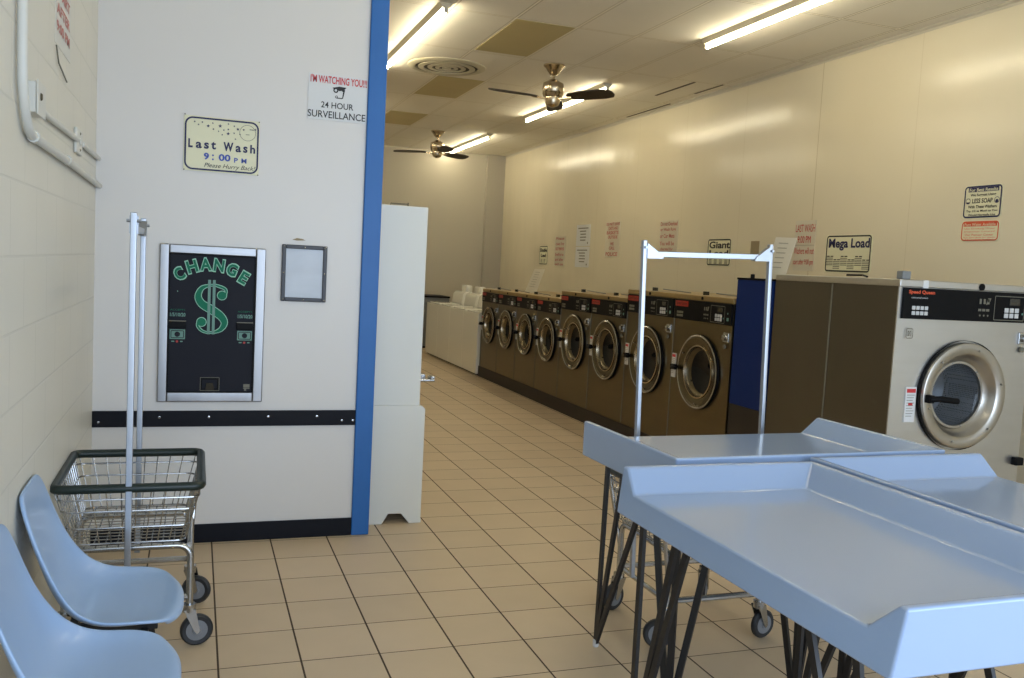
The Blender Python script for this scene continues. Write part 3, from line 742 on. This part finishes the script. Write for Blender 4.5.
mb = MB(); P.text(mb, 'Please Hurry Back!', .26, .94, .845, .95, .005, 0, slant=.35); mb.build('script_line', 'ink_black', t)
mb = MB()
for u, v, r in ((.13, .1, .018), (.18, .15, .018), (.23, .1, .02), (.31, .16, .03), (.37, .1, .018), (.38, .21, .02), (.47, .14, .034), (.45, .24, .016), (.5, .3, .018), (.52, .21, .018), (.58, .09, .018), (.58, .19, .02), (.58, .27, .032), (.66, .12, .018), (.66, .25, .018), (.71, .17, .03), (.74, .26, .018), (.79, .17, .022), (.68, .36, .018), (.95, .15, .022)): P.star(mb, u, v, r, .005)
mb.build('stars', 'ink_navy', t)
mb = MB(); P.disc(mb, .845, .225, .135, .005, 28, .128); P.rect(mb, .87, .93, .15, .165, .005); P.rect(mb, .82, .87, .25, .26, .005); mb.build('moon', 'ink_grey', t)
mb = MB()
for u, v in ((.0, -.02), (1., 0.), (0., 1.), (1., 1.)): P.disc(mb, u, v, .012, .01, 8)
mb.build('screw', 'ink_grey', t)

t = thing('surveillance_sign', 'white sign with a camera drawing reading 24 hour surveillance, beside the blue post', 'sign', (1.41, .12, 7.52))
P = Plane((0, -.012, .79), (1, 0, 0), (0, 0, 1), 1.03, .79)
mb = MB(); P.rect(mb, 0, 1, 0, 1, 0, .012); mb.build('board', 'sign_white', t)
mb = MB(); P.text(mb, "I'M WATCHING YOU!!!", .03, .99, .03, .2, .005, .02); mb.build('red_line', 'ink_red', t)
mb = MB(); P.text(mb, '24 HOUR', .22, .77, .6, .735, .005, .01); P.text(mb, 'SURVEILLANCE', .0, .98, .80, .955, .005, .01); mb.build('black_lines', 'ink_black', t)
mb = MB(); mb.quad([P.p(.40, .28, .005), P.p(.52, .24, .005), P.p(.64, .25, .005), P.p(.60, .31, .005), P.p(.52, .34, .005), P.p(.47, .30, .005), P.p(.43, .31, .005)])
P.disc(mb, .46, .33, .045, .006, 16, .022); mb.quad([P.p(.55, .33, .005), P.p(.62, .3, .005), P.p(.585, .5, .005), P.p(.57, .5, .005), P.p(.585, .35, .005)]); P.rect(mb, .47, .57, .485, .505, .005); P.disc(mb, .475, .475, .025, .006, 12, .014)
mb.build('camera_drawing', 'ink_black', t)

# ------------------------------------------------------------------ left wall conduits
t = thing('conduit_pipe', 'long white painted conduit that drops down and bends along the block wall', 'pipe', (XL, -6.85, 6.1))
x = .06
pts = [(x, 0, H-6.1), (x, 0, .75)]
for k in range(1, 7): a = PI/2*k/6; pts.append((x, .55-.55*math.cos(a), .65-.62*math.sin(a)))
pts += [(x, 3.5, .02), (x, 6.95, -.02)]
MB().tube(pts, .045, 12).build('pipe', 'conduit', t, smooth=True)
MB().tube([(x, 3.0, .03), (x, 3.15, .03)], .06, 12).build('coupling', 'conduit', t, smooth=True)
MB().tube([(x, .6, .03), (x, .75, .03)], .06, 12).build('coupling', 'conduit', t, smooth=True)
t = thing('junction_box', 'square electrical box higher up the left wall, beside the bent conduit', 'box', (XL, -6.1, 6.5))
MB().box(0, .10, -.22, .22, -.15, .15).build('box', 'conduit', t, bevel=.015)
MB().box(.10, .115, -.24, .24, -.165, .165).build('cover_plate', 'conduit', t, bevel=.01)
MB().lathe([(.04, 0), (.03, .015), (0, .015)], (.115, -.08, .02), (1, 0, 0), 12).build('knockout', 'vent_dark', t)
t = thing('wall_switch', 'white switch plate on the left wall nearer the corner', 'switch', (XL, -2.45, 6.5))
MB().box(0, .05, -.3, .3, -.17, .17).build('plate', 'conduit', t, bevel=.02)
MB().lathe([(.025, 0), (0, .015)], (.05, .0, .11), (1, 0, 0), 8).build('screw', 'ink_grey', t)
MB().lathe([(.025, 0), (0, .015)], (.05, .0, -.11), (1, 0, 0), 8).build('screw', 'ink_grey', t)
MB().box(.05, .07, -.05, .05, -.04, .04).build('toggle', 'conduit', t, bevel=.008)
tag(MB().tube([(XL+.045, -5.88, 6.45), (XL+.045, -2.75, 6.5)], .035, 10).build('conduit_pipe', 'conduit', smooth=True, origin=(XL+.045, -5.88, 6.45)), 'short white conduit joining the electrical box and the switch plate', 'pipe')
tag(MB().tube([(XL+.045, -2.15, 6.5), (XL+.045, .1, 6.52)], .035, 10).build('conduit_pipe', 'conduit', smooth=True, origin=(XL+.045, -2.15, 6.5)), 'short white conduit between the switch plate and the wall corner', 'pipe')
t = thing('notice_sign', 'pale notice with red lettering high on the left block wall', 'sign', (XL, -4.5, 7.4))
P = Plane((.006, 0, 1.5), (0, 1, 0), (0, 0, 1), 1.3, 1.5)
mb = MB(); P.rect(mb, 0, 1, 0, 1, 0, .005); mb.build('sheet', 'conduit', t)
mb = MB()
for i, s_ in enumerate(('LAST WASH', '9:00 PM', 'WASHERS', 'WILL NOT', 'START', 'AFTER', '9:00 PM')): P.text(mb, s_, .08, .92, .0+i*.135, .085+i*.135, .004, .03)
mb.build('lettering', 'ink_pink', t)
tag(MB().tube([(XL+.02, -4.5, 7.36), (XL+.02, -4.3, 7.2), (XL+.02, -3.6, 7.1)], .009, 6).build('wire', 'ink_grey', origin=(XL+.02, -4.5, 7.36)), 'thin loose wire on the left wall under the red notice', 'wire')

# ------------------------------------------------------------------ signs on the right wall
def rsign(name, label, y0, y1, z0, z1, board, border=None, bm_='ink_black', group=None):
    """y0 = left (far) side as seen"""
    t = thing(name, label, 'sign', (XR, y0, z0), 0, group)
    w, h = y0-y1, z1-z0
    P = Plane((-.012, 0, h), (0, -1, 0), (0, 0, 1), w, h)
    mb = MB()
    if border: P.rslab(mb, 0, 1, 0, 1, .1, 0, .012)
    else: P.rect(mb, 0, 1, 0, 1, 0, .012)
    mb.build('board', board, t)
    if border:
        mb = MB(); P.border(mb, .02, .98, .02, .98, .1, border, .006); mb.build('border', bm_, t)
    return t, P
def lines(P, t, mat_, L, name='lettering', bold=.02):
    mb = MB()
    for s_, u0_, u1_, v0_, v1_ in L: P.text(mb, s_, u0_, u1_, v0_, v1_, .006, bold)
    mb.build(name, mat_, t)
t, P = rsign('load_sign', 'small cream sign reading Double Load above the small washers', 32.7, 31.4, 5.35, 6.45, 'sign_cream', .05)
lines(P, t, 'ink_black', [('Double', .1, .9, .14, .33), ('Load', .2, .8, .42, .6)], bold=.05)
mb = MB()
for i in range(2): 
    for j in range(3): P.rect(mb, .2+i*.35, .4+i*.35, .7+j*.07, .73+j*.07, .006)
mb.build('price_lines', 'ink_grey', t)
t, P = rsign('notice_sign', 'narrow red-lettered notice beside the Double Load sign', 30.4, 28.9, 5.3, 6.95, 'sign_pale')
lines(P, t, 'ink_pink', [('Please', .1, .9, .03, .12), ('clean lint', .1, .9, .2, .3), ('screens', .1, .9, .37, .47), ('before', .1, .9, .55, .65), ('and after', .1, .9, .72, .82), ('each use', .1, .9, .88, .97)])
for z0, z1, lab in ((6.4, 7.5, 'upper of the two white notices between the red notices'), (5.3, 6.36, 'lower of the two white notices between the red notices')):
    t, P = rsign('notice_sign', lab, 27.45, 25.7, z0, z1, 'sign_white', group='paired white wall notices')
    mb = MB()
    for i, (a, b) in enumerate(((.12, .85), (.25, .7), (.3, .7), (.28, .72), (.3, .68))): P.rect(mb, a, b, .14+i*.14, .19+i*.14, .006)
    P.disc(mb, .85, .86, .06, .006); mb.build('lettering', 'ink_grey', t)
t, P = rsign('notice_sign', 'red-lettered notice in capitals left of the cart rack post', 23.9, 22.3, 5.85, 7.55, 'sign_pale')
lines(P, t, 'ink_pink', [('DO NOT LEAVE', .06, .96, .02, .11), ('CARTS AND', .2, .85, .14, .23), ('BASKETS', .1, .9, .26, .36), ('OUTSIDE', .2, .85, .39, .48), ('WE', .38, .62, .58, .67), ('CALL', .32, .7, .7, .79), ('POLICE', .1, .9, .86, .97)], bold=.03)
t, P = rsign('notice_sign', 'two-part red-lettered notice crossed by the cart rack bar', 18.45, 16.9, 5.85, 7.45, 'sign_pale')
lines(P, t, 'ink_pink', [('Do not Overload', .05, .97, .04, .15), ('or Wash Rugs', .05, .9, .2, .31), ('or Car Mats', .05, .85, .36, .47), ('You will be', .05, .85, .56, .67), ('charged for', .1, .8, .72, .83), ('Machine repair', .05, .85, .88, .98)])
t, P = rsign('load_sign', 'cream sign reading Giant Load above the tall washers', 14.5, 12.85, 5.57, 6.62, 'sign_cream', .05)
lines(P, t, 'ink_black', [('Giant', .08, .95, .1, .36), ('Load', .1, .9, .42, .64)], bold=.03)
mb = MB()
for i in range(4):
    P.rect(mb, .08+i*.22, .23+i*.22, .7, .73, .006)
    for j in range(4): P.rect(mb, .1+i*.22, .22+i*.22, .76+j*.045, .78+j*.045, .006)
mb.build('price_lines', 'ink_black', t)
t, P = rsign('plate_sign', 'tiny brown plate on the wall above the dark blue cabinet', 11.6, 11.1, 5.95, 6.5, 'scrape')
t, P = rsign('notice_sign', 'pale notice with red lettering LAST WASH 9:00 PM left of the Mega Load sign', 9.1, 8.05, 5.5, 7.15, 'sign_pale')
lines(P, t, 'ink_red', [('LAST WASH', .03, .97, .08, .23), ('9:00 PM', .15, .8, .31, .45), ('Washers will not', .02, .98, .54, .67), ('start after 9:00 pm', .0, .98, .77, .91)], bold=.0)
mb = MB(); P.rect(mb, .02, .98, .49, .495, .006); mb.build('fold_line', 'ink_grey', t)
t, P = rsign('load_sign', 'cream sign reading Mega Load above the giant washer', 7.5, 5.42, 5.48, 6.65, 'sign_cream', .045)
lines(P, t, 'ink_navy', [('Mega Load', .07, .95, .1, .42)], bold=.03)
mb = MB()
for i in range(6):
    v = .56 + (i % 2)*.09; u = .04+i*.155
    for k in (0, 1): P.rect(mb, u+.01+k*.08, u+.07+k*.08, v, v+.025, .006)
mb.build('column_headings', 'ink_black', t)
mb = MB()
for i in range(6):
    v = .61 + (i % 2)*.09; u = .04+i*.155
    for j in range(5 if i % 2 else 5): P.rect(mb, u, u+.145, v+j*.045, v+.02+j*.045, .006)
mb.build('price_lines', 'ink_grey', t)
t, P = rsign('soap_sign', 'cream sign reading For Best Results use LESS SOAP, above the orange sign', 2.2, 1.0, 6.98, 7.83, 'sign_cream', .04, 'ink_navy')
mb = MB(); P.rect(mb, .12, .9, .07, .2, .007); mb.build('heading_band', 'ink_navy', t)
mb = MB(); P.text(mb, 'For Best Results', .15, .88, .09, .19, .012, .02); mb.build('heading', 'sign_cream', t)
lines(P, t, 'ink_black', [('We Suggest Using', .18, .84, .25, .35), ('LESS SOAP', .24, .76, .40, .54), ('With These Washers', .14, .88, .6, .69), ('Try 1/2 as Much as You', .1, .9, .74, .82), ('Would Normally Use', .16, .86, .86, .94)], bold=.02)
mb = MB(); P.disc(mb, .13, .47, .075, .007, 20, .062); P.disc(mb, .87, .47, .08, .007, 20, .066); P.rect(mb, .09, .17, .5, .54, .007); P.disc(mb, .87, .5, .045, .007); mb.build('badge_circles', 'ink_navy', t)
t, P = rsign('water_sign', 'small cream sign with orange-red lettering under the LESS SOAP sign', 2.2, 1.0, 6.4, 6.92, 'sign_cream', .03, 'ink_orange')
mb = MB(); P.rect(mb, .07, .93, .08, .27, .007); mb.build('heading_band', 'ink_orange', t)
mb = MB(); P.text(mb, 'Pure Water Available', .1, .9, .11, .25, .012, .01); mb.build('heading', 'sign_cream', t)
lines(P, t, 'ink_orange', [('Use Drinking Water', .1, .9, .34, .44), ('Dispenser Located', .1, .88, .49, .58), ('Our Pioneer Center', .12, .86, .63, .74), ('Ask attendant for details', .08, .92, .79, .85), ('No outside bottles', .15, .86, .89, .96)], bold=.0)

# papers propped on top of machines
def sheet(label, pts, nlines):
    t = thing('paper_sheet', label, 'paper', pts[0])
    a = Vector(pts[0]); Q = [Vector(p)-a for p in pts]
    MB().prism(Q, (.01, 0, 0)).build('sheet', 'paper', t)
    mb = MB()
    for k in range(nlines):
        v = .15+.7*k/nlines; L = Q[3]*(1-v)+Q[0]*v; R_ = Q[2]*(1-v)+Q[1]*v
        p0 = L*.75+R_*.25; p1 = L*.3+R_*.7
        o_ = Vector((-.012, 0, 0)); dz = Vector((0, 0, .018))
        mb.quad([p0+o_, p1+o_, p1+o_+dz, p0+o_+dz])
    mb.build('lettering', 'faint_ink', t)
sheet('tilted white paper propped on top of the small washers', [(12.9, 19.75, 4.08), (12.95, 18.55, 4.08), (13.2, 18.3, 5.1), (13.2, 19.5, 5.1)], 7)
sheet('large tilted white paper leaning on top of the dark blue cabinet', [(12.45, 2.05, 5.165), (12.45, 1.3, 5.165), (12.6, 1.15, 6.12), (12.6, 1.95, 6.15)], 6)

# ================================================================== folding tables
def make_table(name, label, loc, rz, LX, LY, legs):
    """local: open edge at x=0, rims on y=0, y=LY and x=LX"""
    t = thing(name, label, 'table', loc, rz, 'pale blue folding tables')
    zt, zb, zs = 3.12, 2.64, 2.89; s1, tw = .24, .08
    mb = MB(); bm = mb.bm
    V = lambda *p: bm.verts.new(p)
    e = .03
    ob = [V(-.06, e, zb), V(LX-e, e, zb), V(LX-e, LY-e, zb), V(-.06, LY-e, zb)]
    ot = [V(0, 0, zt), V(LX, 0, zt), V(LX, LY, zt), V(0, LY, zt)]
    it = [V(.02, tw, zt), V(LX-tw, tw, zt), V(LX-tw, LY-tw, zt), V(.02, LY-tw, zt)]
    fl = [V(-.02, tw+s1, zs), V(LX-tw-s1, tw+s1, zs), V(LX-tw-s1, LY-tw-s1, zs), V(-.02, LY-tw-s1, zs)]
    F = bm.faces.new
    F([ob[0], ob[1], ot[1], ot[0]]); F([ob[1], ob[2], ot[2], ot[1]]); F([ob[2], ob[3], ot[3], ot[2]])
    F([ot[0], ot[1], it[1], it[0]]); F([ot[1], ot[2], it[2], it[1]]); F([ot[2], ot[3], it[3], it[2]])
    F([it[0], it[1], fl[1], fl[0]]); F([it[1], it[2], fl[2], fl[1]]); F([it[2], it[3], fl[3], fl[2]])
    F([fl[0], fl[1], fl[2], fl[3]]); F([ob[3], ob[2], ob[1], ob[0]])
    F([ob[0], ot[0], it[0], fl[0]]); F([ob[0], fl[0], fl[3], ob[3]]); F([ob[3], fl[3], it[3], ot[3]])
    mb.build('tray_top', 'table', t, bevel=.025, seg=3)
    Mi = (Matrix.Translation(Vector(loc)) @ Matrix.Rotation(rz, 4, 'Z')).inverted()
    for (fx_, fy_), tops in legs:                       # given as floor places
        foot = Mi @ Vector((fx_, fy_, 0)); T_ = [Mi @ Vector((a, b, zb-.03)) for a, b in tops]
        mb = MB()
        for q in T_:
            pd = Vector(((T_[-1]-T_[0]).x, (T_[-1]-T_[0]).y, 0)).normalized()
            mb.flatbar(foot+Vector((0, 0, .05)), q, .075, .04, pd)
        lg = mb.build('leg', 'black_steel', t)
        xs = [q.x for q in T_]; ys = [q.y for q in T_]
        MB().box(min(xs)-.06, max(xs)+.06, min(ys)-.06, max(ys)+.06, zb-.05, zb+.005).build('mounting_plate', 'black_steel', lg)
        MB().lathe([(.035, 0), (.045, .02), (.045, .09), (.03, .1)], foot, (0, 0, 1), 10, True, True).build('foot_cap', 'button', lg)
    return t
def leg(x, y, dx, dy): return ((x, y), [(x, y), (x+dx*.42, y+dy*.42), (x+dx, y+dy)])
AX0, AX1, AY0, AY1 = 3.84, 6.21, -11.89, -7.95
make_table('folding_table', 'nearest pale blue folding table, the large tray at front right', (AX0, AY0, 0), 0, AX1-AX0, AY1-AY0,
    [((4.0, -8.2), [(4.0, -8.18), (4.03, -8.8), (4.03, -9.02)]), ((5.95, -8.3), [(5.95, -8.3), (5.95, -8.8), (5.95, -9.3)]), leg(4.2, -11.5, 0, 1.0), leg(5.9, -11.5, 0, 1.0)])
CX1, CY1 = 8.83, -7.76
make_table('folding_table', 'pale blue folding table on the right, back to back with the nearest one', (CX1, CY1, 0), PI, CX1-AX1-.1, 3.94,
    [leg(6.85, -7.95, .1, -.9), leg(8.5, -8.0, -.1, -.9), leg(6.6, -11.3, 0, .9), leg(8.5, -11.3, 0, .9)])
make_table('folding_table', 'rear pale blue folding table standing across behind the other two', (4.55, -5.36, 0), -PI/2+math.radians(1.6), 2.33, 3.9,
    [((4.9, -5.42), [(4.9, -5.46), (4.9, -5.95), (4.92, -6.6)]), ((4.76, -7.63), [(4.76, -7.0), (4.76, -7.6), (5.28, -7.62)]), leg(8.3, -5.5, 0, -.9), ((6.5, -7.6), [(6.5, -6.8), (6.5, -7.5), (6.75, -7.62)])])

# ================================================================== laundry carts
CASTER = {(1, 1): -.3, (1, -1): .1, (-1, 1): 2.6, (-1, -1): 3.0}
def make_cart(label, loc, rz):
    """long side along local Y (posts at +-y)"""
    t = thing('laundry_cart', label, 'laundry cart', loc, rz, 'wire laundry carts')
    hx, hy = .84, 1.02; bx, by = .66, .86; zr, zb = 2.17, 1.44
    def loop(x, y, z, r=.12, n=4):
        P_ = []
        for cx, cy, a0 in ((x-r, y-r, 0), (-x+r, y-r, PI/2), (-x+r, -y+r, PI), (x-r, -y+r, 3*PI/2)):
            for k in range(n+1): a = a0+PI/2*k/n; P_.append((cx+r*math.cos(a), cy+r*math.sin(a), z))
        return P_
    mb = MB(); mb.tube(loop(hx, hy, zr), .058, 10, closed=True)
    mb.build('rim', 'green_rubber', t, smooth='all')
    mb = MB(); rw = .008
    mb.tube(loop(hx-.02, hy-.02, zr-.14), .012, 6, closed=True)
    for k, z in enumerate((zr-.3, zr-.52, zb)):
        f_ = (zr-z)/(zr-zb); mb.tube(loop(hx+(bx-hx)*f_, hy+(by-hy)*f_, z), .012, 6, closed=True)
    for n_, ax in ((9, 0), (12, 1)):
        for k in range(n_+1):
            a = -1+2*k/n_
            for sgn in (-1, 1):
                if ax == 0: mb.tube([(a*(hx-.06), sgn*hy, zr), (a*(bx-.06), sgn*by, zb)], rw, 5)
                else: mb.tube([(sgn*hx, a*(hy-.06), zr), (sgn*bx, a*(by-.06), zb)], rw, 5)
    for k in range(1, 10): x = -bx+2*bx*k/10; mb.tube([(x, -by, zb), (x, by, zb)], rw, 5)
    for k in range(1, 13): y = -by+2*by*k/13; mb.tube([(-bx, y, zb+.01), (bx, y, zb+.01)], rw, 5)
    mb.build('wire_basket', 'chrome', t)
    # tubular frame
    fx, fy, zt1 = .73, .75, 1.34
    mb = MB()
    for sy in (-1, 1):
        r = .16; pts = [(-fx, sy*fy, .52), (-fx, sy*fy, zt1-r)]
        for k in range(1, 6): a = PI/2*k/5; pts.append((-fx+r-r*math.cos(a), sy*fy, zt1-r+r*math.sin(a)))
        for k in range(0, 5): a = PI/2*k/5; pts.append((fx-r+r*math.sin(a), sy*fy, zt1-r+r*math.cos(a)))
        pts += [(fx, sy*fy, zt1-r), (fx, sy*fy, .52)]
        mb.tube(pts, .045, 10)
    for sx in (-1, 1):
        mb.tube([(sx*fx, -fy, .66), (sx*fx, fy, .66)], .04, 8); mb.tube([(sx*fx*.98, -fy, zt1), (sx*fx*.98, fy, zt1)], .035, 8)
        mb.tube([(sx*(hx-.02), fy+.22, zr-.1), (sx*fx, fy, .9)], .028, 8)
    for sy in (-1, 1): mb.tube([(-fx, sy*fy, .66), (fx, sy*fy, .66)], .04, 8)
    mb.build('frame', 'chrome', t, smooth=True)
    rk = bpy.data.objects.new('hanging_rack', None); COL.objects.link(rk); rk.parent = t; rk.location = (0, 0, 1.2*S)
    py = hy+.015; z0 = 1.2
    for sy in (-1, 1):
        MB().box(-.038, .038, sy*py-.03, sy*py+.03, -.5, 5.52-z0).build('rack_post', 'zinc', rk, bevel=.008)
        mb = MB(); y1 = sy*(py-.03)
        mb.prism([(-.05, y1, 5.48-z0), (-.05, y1, 5.27-z0), (-.05, y1-sy*.26, 5.27-z0), (-.05, y1-sy*.22, 5.33-z0)], (.1, 0, 0)); mb.build('corner_bracket', 'zinc', rk)
        MB().tube([(-.08, sy*py, 5.42-z0), (.08, sy*py, 5.42-z0)], .02, 6).build('bracket_bolt', 'zinc', rk)
    MB().box(-.03, .03, -(py-.02), py-.02, 5.29-z0, 5.37-z0).build('hanging_bar', 'zinc', rk, bevel=.008)
    for sx in (-1, 1):
        for sy in (-1, 1):
            d = Vector((sx*.06, 0, 0)) if False else Vector((.08, 0, 0)); n = Vector((0, 1, 0))
            q = Vector((0, 0, 0)); c = q + d*1.2 + Vector((0, 0, .205))
            cs = MB(); cs.tube([q+Vector((0, 0, .46)), q+Vector((0, 0, .56))], .085, 12)
            for s_ in (-1, 1): cs.prism([q+n*.075*s_+Vector((0, 0, .5))-d*.9, q+n*.075*s_+Vector((0, 0, .5))+d*.9, c+n*.075*s_+d*.45, c+n*.075*s_-Vector((0, 0, .04)), c+n*.075*s_-d*.45], n*.015)
            cs = cs.build('caster', 'chrome', t); cs.location = Vector((sx*fx, sy*fy, 0))*S
            cs.rotation_euler = (0, 0, CASTER[(sx, sy)])
            MB().lathe([(.13, -.04), (.18, -.045), (.205, -.02), (.205, .02), (.18, .045), (.13, .04)], c, n, 28).build('wheel', 'tyre', cs, smooth=True)
            MB().lathe([(0, -.06), (.05, -.06), (.06, -.046), (.135, -.041), (.135, .041), (.06, .046), (.05, .06), (0, .06)], c, n, 24).build('wheel_hub', 'hub', cs, smooth=True)
    return t
c1 = make_cart('wire laundry cart with a green rim and hanging rack, beside the chairs', (-1.08, -3.47, 0), 0)
c2 = dup(c1, (6.56, -4.95, 0), PI/2, 'wire laundry cart with tall hanging rack, standing behind the folding tables')

for ch_ in c2.children:
    if ch_.name.startswith('hanging_rack'): ch_.rotation_euler = (-.03, 0, 0); ch_.location.y -= .1*S; ch_.location.z += .09*S
    if ch_.name.startswith('caster'):
        x_, y_ = ch_.location.x, ch_.location.y       # local x -> world +y, local y -> world -x
        ch_.rotation_euler = (0, 0, (math.radians(70) if x_ < 0 else math.radians(110)) + (.0 if y_ > 0 else -2.6))
# ================================================================== chairs
def make_chair(label, loc):
    t = thing('molded_chair', label, 'chair', loc, 0, 'pale blue shell chairs along the left wall')
    # side profile, from front lip to back top: (x, z, halfwidth, curl, wing)
    prof = [(1.45, 1.30, .56, 0), (1.455, 1.335, .60, .0), (1.42, 1.365, .68, .0), (1.30, 1.375, .78, .04), (1.05, 1.35, .84, .1), (.80, 1.32, .85, .13), (.58, 1.34, .83, .16), (.40, 1.43, .81, .17), (.28, 1.58, .76, .15), (.19, 1.77, .70, .12), (.12, 1.97, .65, .09), (.06, 2.19, .63, .06), (.01, 2.42, .61, .04), (-.025, 2.58, .56, .02), (-.04, 2.68, .46, .0)]
    nt_ = 12; mb = MB(); G = []
    for i, (x, z, w, c) in enumerate(prof):
        row = []
        a = prof[max(i-1, 0)]; b = prof[min(i+1, len(prof)-1)]
        d = Vector((b[0]-a[0], 0, b[1]-a[1])).normalized(); n = Vector((d.z, 0, -d.x))   # points up / forward
        if n.z < 0 and n.x < 0: n = -n
        if n.x < -.3 : n = -n
        for k in range(nt_+1):
            tt = -1+2*k/nt_; y = w*math.sin(tt*PI/2)*.35 + w*tt*.65
            cur = c*abs(tt)**2.6
            xx = x - ((.16, .15, .12, .05)[i]*abs(tt)**3 if i < 4 else 0)
            zz = z - (.03*abs(tt)**4 if i > 11 else 0)
            row.append(mb.bm.verts.new(Vector((xx, y, zz)) + n*cur))
        G.append(row)
    for A_, B_ in zip(G[:-1], G[1:]):
        for k in range(nt_): mb.bm.faces.new([A_[k], A_[k+1], B_[k+1], B_[k]])
    mb.build('seat_shell', 'chair', t, smooth='all', solid=.045, subsurf=2)
    mb = MB()
    mb.box(.3, 1.22, -.30, -.22, 1.15, 1.25).box(.3, 1.22, .22, .30, 1.15, 1.25).box(.35, .43, -.6, .6, 1.09, 1.17).box(1.05, 1.13, -.6, .6, 1.09, 1.17)
    mb.build('seat_bracket', 'black_steel', t, bevel=.01)
    for sx, sy in ((0, -1), (0, 1), (1, -1), (1, 1)):
        x0 = .39 if sx == 0 else 1.09; x1 = .22 if sx == 0 else 1.22
        MB().tube([(x0, sy*.55, 1.13), (x1, sy*.7, .0)], .035, 8).build('leg', 'black_steel', t, smooth=True)
    return t
ch = make_chair('pale blue shell chair nearer the laundry cart', (-1.88, -6.12, 0))
dup(ch, (-1.88, -7.95, 0), None, 'pale blue shell chair nearest the camera in the lower left corner')

# ================================================================== light
w = bpy.data.worlds.new('world'); sc.world = w; w.use_nodes = True
bg = w.node_tree.nodes['Background']; bg.inputs[0].default_value = (.62, .78, 1.0, 1); bg.inputs[1].default_value = 1.5
def area(name, loc, sx, sy, power, col, rot):
    d = bpy.data.lights.new(name, 'AREA'); d.shape = 'RECTANGLE'; d.size = sx*S; d.size_y = sy*S; d.energy = power; d.color = col
    o = bpy.data.objects.new(name, d); COL.objects.link(o); o.location = Vector(loc)*S; o.rotation_euler = rot
    return o
area('window_daylight', ((XL+XR)/2, YF+.2, 5.2), 19, 8., 156, (.70, .83, 1.0), (PI/2, 0, 0))
sc.view_settings.view_transform = 'Standard'
sc.view_settings.look = 'None'
sc.view_settings.exposure = 0.0
